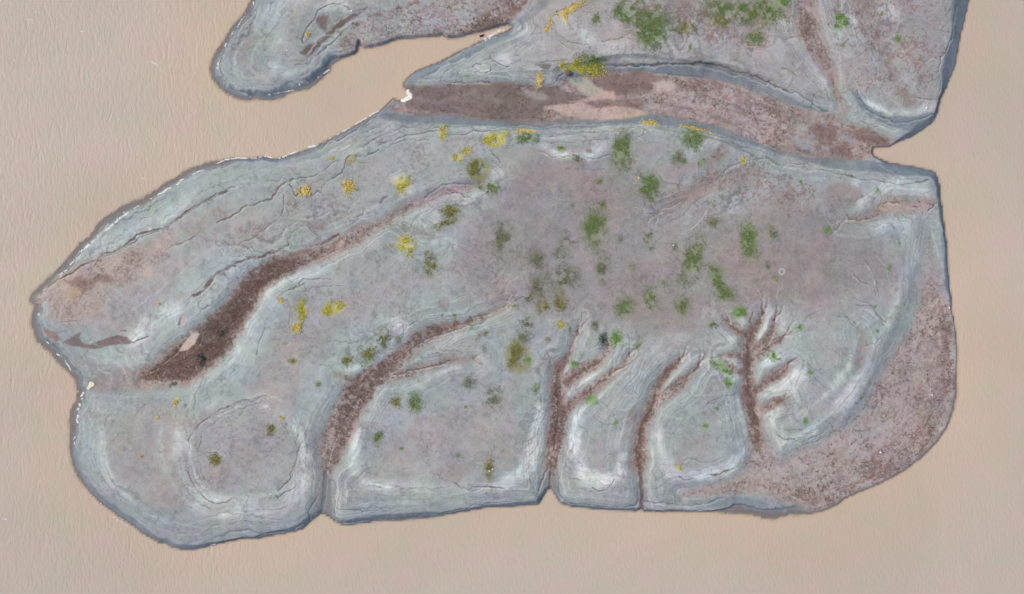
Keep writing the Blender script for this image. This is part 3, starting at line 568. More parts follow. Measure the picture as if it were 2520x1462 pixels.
KN = [  # old waterlines round the lower left knoll and finer rills at the gully heads (survey units)
 (PU,1.6,.55,"660,975 635,981 590,992 550,1011 515,1030 490,1051 472,1085 466,1120 465,1166 485,1211 530,1241 560,1238 580,1226"), (PU,1.3,.6,"650,990 590,1003 545,1026 505,1056 485,1095"), (PU,1.4,.45,"690,1030 715,1060 735,1101 733,1130 726,1160 708,1185 690,1206"),
 ((190,198,199),8,.3,"400,1050 398,1111 412,1165 435,1206 480,1256 550,1276 650,1263 725,1233 760,1190"), ((186,194,196),3,.5,"250,1041 258,1100 260,1131 270,1190 300,1245 350,1290"), ((190,198,199),7,.3,"440,1040 430,1100 445,1170 480,1225 540,1258 640,1248 700,1225"), ((130,138,146),3,.45,"330,1265 400,1300 480,1322 570,1312 660,1290 740,1262"), ((186,192,194),3,.45,"350,1262 420,1290 500,1300 600,1288 690,1270 745,1240"),
 ((134,140,148),3,.4,"840,1225 950,1232 1100,1225 1250,1222 1320,1215"), ((182,188,190),3,.4,"845,1205 950,1215 1100,1212 1250,1206"), ((134,140,148),2.5,.4,"1390,1195 1440,1212 1500,1212 1560,1198"), ((134,140,148),2.5,.4,"1600,1195 1680,1200 1760,1190 1820,1170"),
 ((180,188,187),7,.5,"640,20 600,90 577,140 582,190 620,218 680,212 750,198"), ((177,185,184),9,.5,"710,0 665,50 632,110 612,165 640,190 700,183 770,160"), ((128,136,142),4,.5,"625,25 588,90 565,140 570,185 610,212 680,222 740,210"), ((132,138,142),3,.5,"730,0 690,40 655,95 640,140 660,170 710,168 760,148"), ((120,112,114),3,.5,"700,150 740,150 790,125 830,92 870,60"), ((178,186,186),5,.5,"800,110 840,75 880,48"),
 ((196,203,204),6,.5,"480,1060 472,1110 480,1160 505,1200 545,1222"), ((196,203,204),6,.5,"745,1050 748,1110 742,1160 715,1200"), (PU,1.4,.6,"500,1070 492,1120 500,1165 525,1195"), (PU,1.4,.6,"755,1060 757,1110 752,1150"), ((186,194,194),4,.5,"520,1010 580,985 640,970 700,985"),
 ((177,185,184),6,.5,"180,640 240,598 320,560 400,520 470,475 540,430"), ((128,136,142),3,.45,"170,655 240,612 330,572 410,535 480,492"), ((178,186,186),5,.45,"560,470 620,440 690,410 760,395"), ((130,138,144),3,.45,"540,455 610,425 690,400 790,385"),
 ((176,186,186),5,.5,"330,760 380,730 430,690 480,640 540,600"), ((178,188,188),4,.45,"470,720 520,670 590,630 660,610"), ((130,126,128),3,.5,"640,560 700,540 760,550"), ((134,128,130),3,.45,"700,500 760,510 820,500 870,520"),
 (PU,2,.7,"2125,640 2140,660 2152,690 2158,715"), (PU,2,.7,"2105,748 2140,755 2160,775 2172,800"), (PU,1.8,.6,"2150,620 2175,650 2190,690"), (PU,1.6,.6,"2060,770 2095,790 2110,815"), ((192,200,200),3,.6,"2128,650 2142,672 2152,700"), ((192,200,200),3,.6,"2108,758 2138,766 2156,786"), ((192,200,200),3,.5,"2155,630 2178,662 2188,700"), (BL,1.6,.6,"2130,905 2095,960 2050,1012"), (BL,1.6,.6,"2000,1062 1960,1085 1925,1098"), (BL,1.4,.6,"1905,1060 1925,1082 1965,1078 2010,1052"), ((194,202,202),3,.5,"1900,1070 1922,1094 1968,1090"), (BR,2.6,.7,"1375,905 1392,880 1404,855 1412,830"), (BR,2,.6,"1422,818 1430,792 1434,768"), (BR,2,.6,"1402,818 1400,800 1398,792"), (BR,3,.6,"1495,853 1500,836 1490,820"), (BR,3,.55,"1547,873 1560,850 1572,830"), (BR,3,.5,"1530,903 1552,888 1582,868"), (BR,3,.6,"1670,888 1682,865 1692,846"), (BR,3,.5,"1717,898 1730,870 1732,840"), (BR,3,.45,"1690,930 1728,890"),
 (BR,3,.6,"1795,800 1780,785 1770,778"), (BR,3,.6,"1875,772 1881,752"), (BR,3,.6,"1900,792 1910,770 1904,755"), (BR,3,.55,"1925,830 1942,815"), (BR,3,.5,"1938,895 1958,880"), (BR,3.4,.65,"1848,812 1842,790 1852,768"), (BR,3,.6,"1838,835 1822,806 1812,796"), (BR,2.4,.5,"1925,984 1942,976"), (BR,3,.5,"1775,875 1760,872"),
 (BR,2,.6,"1240,754 1270,738 1300,726"), (BR,2,.45,"1190,450 1230,444 1262,438"), (PU,2,.4,"1060,580 1110,598 1150,618"), (PU,2,.45,"1345,890 1330,875 1322,862"),
 ((84,62,54),4,.6,"1368,940 1373,985 1374,1020 1366,1060 1362,1095"), ((84,62,54),4,.55,"1602,1000 1592,1020 1580,1045 1572,1090 1568,1130"), ((84,62,54),4,.5,"1836,850 1836,900 1838,950 1846,990 1856,1030"), ((90,66,58),4,.55,"905,938 882,968 866,1000 848,1036 836,1062"), ((92,68,62),3,.5,"1400,932 1440,908 1480,884"), ((92,68,62),3,.5,"1400,996 1440,968 1490,930"),
 ((96,62,54),10,.5,"690,664 640,700 600,750 570,790"), ((78,62,50),12,.5,"520,850 470,880 420,905 380,915"), ((70,54,46),5,.55,"640,690 600,735 560,795 530,835"), ((122,80,74),8,.4,"480,890 440,915 400,925"),
 ((96,100,104),2.2,.6,"1700,330 1780,348 1850,368"), ((176,182,184),3,.5,"1300,318 1400,322 1500,312 1600,306"), ((176,182,184),2.4,.5,"1000,345 1080,325 1180,318 1260,322"), ((176,182,184),2.4,.45,"820,372 900,345 980,325"), ((132,140,148),3,.45,"800,372 880,345 960,318 1040,305"),
]
for c, w, k, q in KN:
    stain_or_highlight(pts(q, 0.8)[:, :2], w*0.95, c, k, 0.04 if sum(c) < 360 else 0, 2.2)
# rills that fan out from each gully head, and the narrow cuts down to the shore
fr_rng = random.Random(5)
for hx_, hy_, ang, spread, ln, nn in ((1875,771,80,60,40,5), (1900,788,70,50,38,4), (1925,828,35,50,40,4), (1938,893,25,50,34,4), (1792,796,140,60,34,4), (1775,875,178,50,26,3), (1790,893,150,50,24,3), (1925,982,15,50,30,3), (1865,800,95,40,34,3),
                                      (1422,815,78,40,44,3), (1495,851,75,60,34,4), (1547,871,55,50,44,4), (1670,886,60,50,44,4), (1717,896,65,50,46,4), (1355,890,130,60,30,3), (1240,754,22,40,50,4), (1165,881,2,40,44,3), (1880,850,40,30,36,2), (1905,915,20,30,34,2), (1690,928,45,40,36,3), (1500,920,40,40,40,3), (950,548,5,30,40,2), (2080,545,185,60,40,4), (1625,522,190,60,40,4)):
    for q in range(nn):
        a_ = ang+(q/(max(nn-1, 1))-0.5)*spread+fr_rng.uniform(-8, 8); L_ = ln*fr_rng.uniform(0.6, 1.2); pp = [(hx_, hy_)]
        for st_ in range(4):
            a_ += fr_rng.uniform(-16, 16); x_, y_ = pp[-1]
            pp.append((x_+L_/4*math.cos(math.radians(a_)), y_-L_/4*math.sin(math.radians(a_))))
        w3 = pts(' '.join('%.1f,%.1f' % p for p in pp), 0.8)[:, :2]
        stain_or_highlight(w3[:3], 4.2, (132, 108, 100), .6, 0.04, 1.2); stain_or_highlight(w3[2:], 2.2, (126, 106, 102), .5, 0.02, 1.2)
        stain_or_highlight(w3+np.array([0.28, -0.1]), 2.6, (192, 198, 198), .35, 0, 1.2)
for q, w, c, k in (("1354,1160 1353,1182 1354,1203", 6, (104, 98, 100), .7), ("1575,1165 1579,1190 1582,1215 1579,1254", 7, (104, 96, 98), .75), ("802,1160 800,1190 798,1225 794,1255", 8, (100, 110, 118), .6)):
    stain_or_highlight(pts(q, 0.3)[:, :2], w, c, k, 0.1, 1.2, False)
PL, PK = (186, 184, 184), (182, 168, 166)
stain_or_highlight(pts("1912,668 1917,662 1925,665 1924,674 1916,676 1912,668")[:, :2], 2.4, (196, 196, 196), .8, 0, 0.5, False)
RILLS = [(2,1,PL,1.3,.8,"1290,600 1350,625 1440,630 1480,600 1560,590 1650,540"), (2,1,PL,1.3,.8,"1450,620 1430,700 1400,770"), (2,1,PL,1.1,.7,"1430,680 1350,700 1330,750"), (2,1,PL,1.3,.8,"1920,600 1860,680 1820,740 1750,800"), (2,1,PL,1,.7,"1900,620 1890,700"), (2,1,PL,1,.7,"2450,450 2400,510 2360,580 2350,690"),
 (3,1,PL,1.6,.85,"620,750 700,715 800,715 900,700"), (3,1,PL,1.2,.75,"640,850 700,790 720,730"), (3,1,PL,1.2,.75,"330,600 320,550 360,490 400,450"), (0,2,PK,2,.8,"1780,530 1700,590 1620,660 1540,720 1440,770"), (2,2,PL,1.4,.8,"600,520 620,440 650,360 690,200 695,110"), (2,2,PK,1.6,.8,"460,1100 465,1250 440,1340 430,1455"), (2,3,PK,1.8,.8,"430,0 410,100 390,170"), (1,2,PL,1.6,.8,"860,1280 820,1320 800,1390 760,1455"), (1,3,PL,1.8,.8,"760,0 730,100 710,200 695,270"), (1,2,PL,2,.6,"1700,440 1900,390 2100,340"), (3,1,PL,3,.5,"1290,860 1350,800 1430,760 1490,790 1450,940 1400,1050"), (3,0,PL,2.4,.5,"820,0 870,100 930,230 980,330 1060,460 1080,560"), (3,0,(176,174,176),7,.5,"330,420 400,600 480,800 560,960 640,1090"),(2,2,PL,2,.5,"700,800 620,900 570,990"),]
for i, j, c, w, k, s in RILLS:
    stain_or_highlight(tp(i, j, s), w, c, k, 0.03, 0.9, False)

# faint generic waterline marks wherever the slope faces water
rl = (ring/7.5+0.5*n1) % 1.0
paint((108, 108, 116), sstep(0.11, 0.0, np.abs(rl-0.5))*zn*sstep(-0.05, 0.4, fbm(X, Y, 0.12, 55, 3))*0.6)
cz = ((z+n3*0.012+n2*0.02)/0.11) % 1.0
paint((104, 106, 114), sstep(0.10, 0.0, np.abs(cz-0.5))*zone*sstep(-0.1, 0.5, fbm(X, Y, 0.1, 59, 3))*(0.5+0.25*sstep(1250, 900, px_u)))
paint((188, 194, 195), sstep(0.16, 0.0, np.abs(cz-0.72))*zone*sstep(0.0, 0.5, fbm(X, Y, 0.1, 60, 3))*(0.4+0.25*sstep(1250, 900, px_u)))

# ground littered with dark crumbs of weed and clay
def fleck(q, c, k, th, z_=0.9, soft=26):
    sl, e = poly_sd(pts(q, z_), 40)
    f = vn(X[sl], Y[sl], 4.6, 53)*0.45+vn(X[sl], Y[sl], 2.2, 54)*0.3+vn(X[sl], Y[sl], 0.5, 56)*0.25
    m = sstep(th, th+0.12, f+0.18*(sstep(-soft, soft, e+n2[sl]*8)-1))*sstep(-soft, 0, e+n2[sl]*8)*k
    C[sl] += (lin(c).astype(np.float32)-C[sl])*m[..., None]
fleck("90,720 200,640 330,600 430,570 420,640 340,700 280,760 200,800 120,790", (132, 110, 104), .5, .54)
fleck("90,720 200,640 330,600 300,680 200,720", (96, 104, 96), .6, .60)
fleck("520,590 600,550 690,530 700,580 640,620 570,650", (128, 108, 106), .5, .53)
fleck("690,440 800,420 880,430 860,540 780,570 700,560", (122, 110, 112), .5, .56)
fleck("1560,10 1700,-10 1900,-20 1950,30 1930,110 1830,140 1700,110 1600,100", (128, 104, 100), .6, .53)
fleck("2000,-20 2330,-20 2330,150 2270,240 2150,250 2060,200 2030,120", (136, 108, 104), .6, .56)
fleck("1740,400 1880,390 2010,450 1990,520 1860,520 1740,500 1640,520 1640,480", (126, 104, 98), .6, .52)
fleck("1400,20 1520,20 1540,110 1420,130 1380,80", (126, 120, 124), .45, .56)
fleck("1220,430 1500,400 1800,520 2080,560 2100,700 1900,760 1500,800 1260,770 1180,650", (118, 112, 114), .3, .55, 0.9, 50)
fleck("2000,1060 2150,940 2260,780 2290,820 2180,960 2060,1090", (116, 104, 102), .55, .56, 0.5)
fleck("860,960 1000,940 1300,950 1330,1180 900,1180", (128, 122, 126), .35, .6)
fleck("420,1010 640,970 760,1080 700,1220 520,1240 440,1150", (128, 118, 120), .4, .58)
fleck("690,720 1000,650 1100,760 1000,860 700,880", (126, 120, 124), .4, .58)
fleck("1090,640 1240,560 1260,760 1120,740", (126, 118, 120), .4, .57)
fleck("950,345 1200,325 1290,350 1240,430 1000,450", (126, 118, 120), .45, .58)
# wandering strand lines and drying cracks over the slopes
for q, (fq, sd_, wd, st) in enumerate(((0.13, 101, 0.018, .36), (0.21, 104, 0.022, .3), (0.34, 107, 0.024, .2), (0.09, 111, 0.014, .4))):
    rv = np.abs(fbm(X+n3*0.25, Y+n4*0.2, fq, sd_ % 60, 4, 0.55))
    paint((104, 98, 104), sstep(wd, wd*0.25, rv)*sstep(0.05, 0.45, fbm(X, Y, 0.11, (sd_+7) % 60, 3))*st*(1-cf*0.6)*(1-np.clip(brown*1.5, 0, 1))*sstep(8, 25, D))
# scattered dark crumbs
cr_ = vn(X, Y, 2.7, 57)*0.5+vn(X, Y, 0.5, 58)*0.5
paint((112, 104, 106), sstep(0.68, 0.82, cr_)*0.28*sstep(8, 30, D))
# fine mottling that belongs to the mud itself
mot = fbm(X, Y, 1.1, 61, 3); mot2 = fbm(X, Y, 0.3, 63, 4)
C *= (1+0.085*mot+0.065*mot2+0.05*n4)[..., None]
C *= (1+np.stack([0.05*fbm(X, Y, 0.3, 65, 3), 0.03*fbm(X, Y, 0.34, 67, 3), 0.05*fbm(X, Y, 0.3, 69, 3)], -1))
C *= np.array([1.0, 1.015, 1.015], np.float32)
# lake bed below the waterline: dark wet mud
under = sstep(SH*0.9+1.0, SH*0.3, D)
paint((98, 98, 108), under*0.9)
edge = sstep(2.6, 0.4, np.abs(D-SH-1.2+n4*0.8))*sstep(2.5, 6, BW)
paint((84, 90, 100), edge*0.4)

def ground(x, y):
    return bilerp(xs, ys, z, np.atleast_1d(np.asarray(x, np.float32)), np.atleast_1d(np.asarray(y, np.float32)))

def spot(px, py):
    """ground point seen at survey position (px, py): found on the ground surface itself"""
    h = 0.0
    for _ in range(3):
        x, y = plan(px, py, h); h = max(float(ground(x, y)[0]), 0.0)
    return x, y, h

# ------------------------------------------------------------------ materials
def new_mat(name):
    m = bpy.data.materials.new(name); m.use_nodes = True
    nt = m.node_tree
    return m, nt, nt.nodes, nt.links, nt.nodes['Principled BSDF']

def noise_node(N, L, vec, scale, detail=4, rough=0.6):
    t = N.new('ShaderNodeTexNoise'); t.inputs['Scale'].default_value = scale
    t.inputs['Detail'].default_value = detail; t.inputs['Roughness'].default_value = rough
    L.new(vec, t.inputs['Vector']); return t

def ground_material():
    m, nt, N, L, P = new_mat('mud')
    geo = N.new('ShaderNodeNewGeometry')
    at = N.new('ShaderNodeAttribute'); at.attribute_name = 'soil'
    wt = N.new('ShaderNodeAttribute'); wt.attribute_name = 'wet'
    a = noise_node(N, L, geo.outputs['Position'], 4.0, 6, 0.8)
    r = N.new('ShaderNodeMapRange'); r.inputs['From Min'].default_value = 0.3; r.inputs['From Max'].default_value = 0.7
    r.inputs['To Min'].default_value = 0.84; r.inputs['To Max'].default_value = 1.15
    L.new(a.outputs['Fac'], r.inputs['Value'])
    mix = N.new('ShaderNodeMix'); mix.data_type = 'RGBA'; mix.blend_type = 'MULTIPLY'; mix.inputs['Factor'].default_value = 1
    L.new(at.outputs['Color'], mix.inputs['A']); L.new(r.outputs[0], mix.inputs['B'])
    L.new(mix.outputs['Result'], P.inputs['Base Color'])
    rr = N.new('ShaderNodeMapRange'); rr.inputs['To Min'].default_value = 0.95; rr.inputs['To Max'].default_value = 0.55
    L.new(wt.outputs['Fac'], rr.inputs['Value']); L.new(rr.outputs[0], P.inputs['Roughness'])
    P.inputs['Specular IOR Level'].default_value = 0.25
    b1 = noise_node(N, L, geo.outputs['Position'], 2.2, 8, 0.65)
    bp = N.new('ShaderNodeBump'); bp.inputs['Strength'].default_value = 0.55; bp.inputs['Distance'].default_value = 0.12
    L.new(b1.outputs['Fac'], bp.inputs['Height']); L.new(bp.outputs[0], P.inputs['Normal'])
    return m

def water_material():
    m, nt, N, L, P = new_mat('muddy_water')
    geo = N.new('ShaderNodeNewGeometry')
    near = N.new('ShaderNodeAttribute'); near.attribute_name = 'near'
    op = N.new('ShaderNodeAttribute'); op.attribute_name = 'opacity'
    calm = N.new('ShaderNodeAttribute'); calm.attribute_name = 'calm'
    def rgb(c):
        v = lin(c); return (v[0], v[1], v[2], 1)
    mx = N.new('ShaderNodeMix'); mx.data_type = 'RGBA'
    mx.inputs['A'].default_value = rgb(W_FAR); mx.inputs['B'].default_value = rgb(W_NEAR)
    L.new(near.outputs['Fac'], mx.inputs['Factor'])
    # drifting silt: slight pink and green clouds
    cl = noise_node(N, L, geo.outputs['Position'], 0.16, 6, 0.66)
    cr = N.new('ShaderNodeValToRGB'); e = cr.color_ramp.elements
    e[0].position = 0.3; e[0].color = (0.94, 1.02, 0.97, 1); e[1].position = 0.7; e[1].color = (1.04, 0.98, 1.03, 1)
    k = cr.color_ramp.elements.new(0.5); k.color = (1, 1, 1, 1)
    L.new(cl.outputs['Fac'], cr.inputs['Fac'])
    mm = N.new('ShaderNodeMix'); mm.data_type = 'RGBA'; mm.blend_type = 'MULTIPLY'; mm.inputs['Factor'].default_value = 1
    L.new(mx.outputs['Result'], mm.inputs['A']); L.new(cr.outputs['Color'], mm.inputs['B'])
    big = noise_node(N, L, geo.outputs['Position'], 0.022, 5, 0.6); big.inputs['Distortion'].default_value = 1.2
    bm_ = N.new('ShaderNodeMapRange'); bm_.inputs['From Min'].default_value = 0.3; bm_.inputs['From Max'].default_value = 0.7
    bm_.inputs['To Min'].default_value = 0.95; bm_.inputs['To Max'].default_value = 1.05
    L.new(big.outputs['Fac'], bm_.inputs['Value'])
    m3 = N.new('ShaderNodeMix'); m3.data_type = 'RGBA'; m3.blend_type = 'MULTIPLY'; m3.inputs['Factor'].default_value = 1
    L.new(mm.outputs['Result'], m3.inputs['A']); L.new(bm_.outputs[0], m3.inputs['B'])
    L.new(m3.outputs['Result'], P.inputs['Base Color'])
    P.inputs['Roughness'].default_value = 0.22
    P.inputs['Specular IOR Level'].default_value = 0.12
    P.inputs['IOR'].default_value = 1.33
    L.new(op.outputs['Fac'], P.inputs['Alpha'])
    # wind ripples: short crests running roughly north-north-east, finer in the lee
    def ripple(angle, scale, stretch, detail, dist):
        mp = N.new('ShaderNodeMapping'); mp.inputs['Rotation'].default_value = (0, 0, math.radians(angle))
        mp.inputs['Scale'].default_value = (1.0, stretch, 1.0)
        L.new(geo.outputs['Position'], mp.inputs['Vector'])
        t = noise_node(N, L, mp.outputs[0], scale, detail, 0.55); t.inputs['Distortion'].default_value = dist
        return t
    a = ripple(30, 0.85, 0.36, 6, 0.9)
    b = ripple(14, 2.6, 0.42, 4, 0.3)
    # sharpen crests of the larger set
    ab = N.new('ShaderNodeMath'); ab.operation = 'SUBTRACT'; ab.inputs[1].default_value = 0.5; L.new(a.outputs['Fac'], ab.inputs[0])
    ac = N.new('ShaderNodeMath'); ac.operation = 'ABSOLUTE'; L.new(ab.outputs[0], ac.inputs[0])
    ad = N.new('ShaderNodeMath'); ad.operation = 'MULTIPLY'; ad.inputs[1].default_value = -1.0; L.new(ac.outputs[0], ad.inputs[0])
    ae = N.new('ShaderNodeMath'); ae.operation = 'MULTIPLY'; L.new(ad.outputs[0], ae.inputs[0]); L.new(calm.outputs['Fac'], ae.inputs[1])
    af = N.new('ShaderNodeMath'); af.operation = 'MULTIPLY_ADD'; af.inputs[1].default_value = 0.40
    L.new(b.outputs['Fac'], af.inputs[0]); L.new(ae.outputs[0], af.inputs[2])
    bp = N.new('ShaderNodeBump'); bp.inputs['Strength'].default_value = 1.0; bp.inputs['Distance'].default_value = 0.13
    L.new(af.outputs[0], bp.inputs['Height']); L.new(bp.outputs[0], P.inputs['Normal'])
    return m

def plain(name, c, rough=0.8, var=0.15, scale=9.0):
    m, nt, N, L, P = new_mat(name)
    geo = N.new('ShaderNodeNewGeometry')
    t = noise_node(N, L, geo.outputs['Position'], scale, 4)
    v = lin(c)
    r = N.new('ShaderNodeValToRGB'); e = r.color_ramp.elements
    e[0].position = 0.3; e[1].position = 0.7
    e[0].color = tuple(v*(1-var))+(1,); e[1].color = tuple(np.minimum(v*(1+var), 1))+(1,)
    L.new(t.outputs['Fac'], r.inputs['Fac']); L.new(r.outputs[0], P.inputs['Base Color'])
    P.inputs['Roughness'].default_value = rough; P.inputs['Specular IOR Level'].default_value = 0.3
    return m

def leaf_material(name):
    """colour comes from each blade's own tint attribute, with noise on top"""
    m, nt, N, L, P = new_mat(name)
    geo = N.new('ShaderNodeNewGeometry')
    at = N.new('ShaderNodeAttribute'); at.attribute_name = 'tint'
    t = noise_node(N, L, geo.outputs['Position'], 6.0, 3)
    r = N.new('ShaderNodeMapRange'); r.inputs['To Min'].default_value = 0.8; r.inputs['To Max'].default_value = 1.2
    L.new(t.outputs['Fac'], r.inputs['Value'])
    mix = N.new('ShaderNodeMix'); mix.data_type = 'RGBA'; mix.blend_type = 'MULTIPLY'; mix.inputs['Factor'].default_value = 1
    L.new(at.outputs['Color'], mix.inputs['A']); L.new(r.outputs[0], mix.inputs['B']); L.new(mix.outputs['Result'], P.inputs['Base Color'])
    P.inputs['Roughness'].default_value = 0.75; P.inputs['Specular IOR Level'].default_value = 0.2
    return m

W_FAR, W_NEAR = (189, 178, 168), (202, 181, 158)
M_mud = ground_material(); M_water = water_material(); M_leaf = leaf_material('grass_blades'); M_scrub = leaf_material('dry_scrub')
M_foam = plain('foam_white', (236, 238, 238), 0.6, 0.05); M_cream = plain('cream_board', (228, 220, 200), 0.6, 0.06, 3)
M_purple = plain('dark_plastic', (58, 46, 72), 0.5, 0.1); M_white = plain('white_plastic', (235, 236, 236), 0.5, 0.04)
M_rock = plain('brown_rock', (104, 96, 92), 0.9, 0.25, 4); M_bed = plain('lake_bed_mud', (104, 98, 96), 0.9, 0.1, 0.5)
M_straw = plain('straw_scrap', (224, 196, 120), 0.8, 0.12)

# ------------------------------------------------------------------ object helpers
def link(name, me, mat, parent=None):
    o = bpy.data.objects.new(name, me); col.objects.link(o)
    if mat: me.materials.append(mat)
    if parent: o.parent = parent
    return o

def tag(o, label=None, cat=None, group=None, kind=None):
    if label: o['label'] = label
    if cat: o['category'] = cat
    if group: o['group'] = group
    if kind: o['kind'] = kind
    return o

def np_mesh(name, V, F, smooth=False):
    V = np.asarray(V, np.float32); F = np.asarray(F, np.int32)
    me = bpy.data.meshes.new(name)
    k = F.shape[1]
    me.vertices.add(len(V)); me.vertices.foreach_set('co', V.ravel())
    me.loops.add(F.size); me.loops.foreach_set('vertex_index', F.ravel())
    me.polygons.add(len(F)); me.polygons.foreach_set('loop_start', np.arange(0, F.size, k, dtype=np.int32))
    me.polygons.foreach_set('loop_total', np.full(len(F), k, np.int32))
    if smooth: me.polygons.foreach_set('use_smooth', np.ones(len(F), bool))
    me.update(calc_edges=True)
    return me

def fattr(me, name, a):
    at = me.attributes.new(name, 'FLOAT', 'POINT'); at.data.foreach_set('value', np.asarray(a, np.float32).ravel())

def cattr(me, name, c):
    c = np.asarray(c, np.float32); at = me.attributes.new(name, 'FLOAT_COLOR', 'POINT')
    at.data.foreach_set('color', np.hstack([c, np.ones((len(c), 1), np.float32)]).ravel())

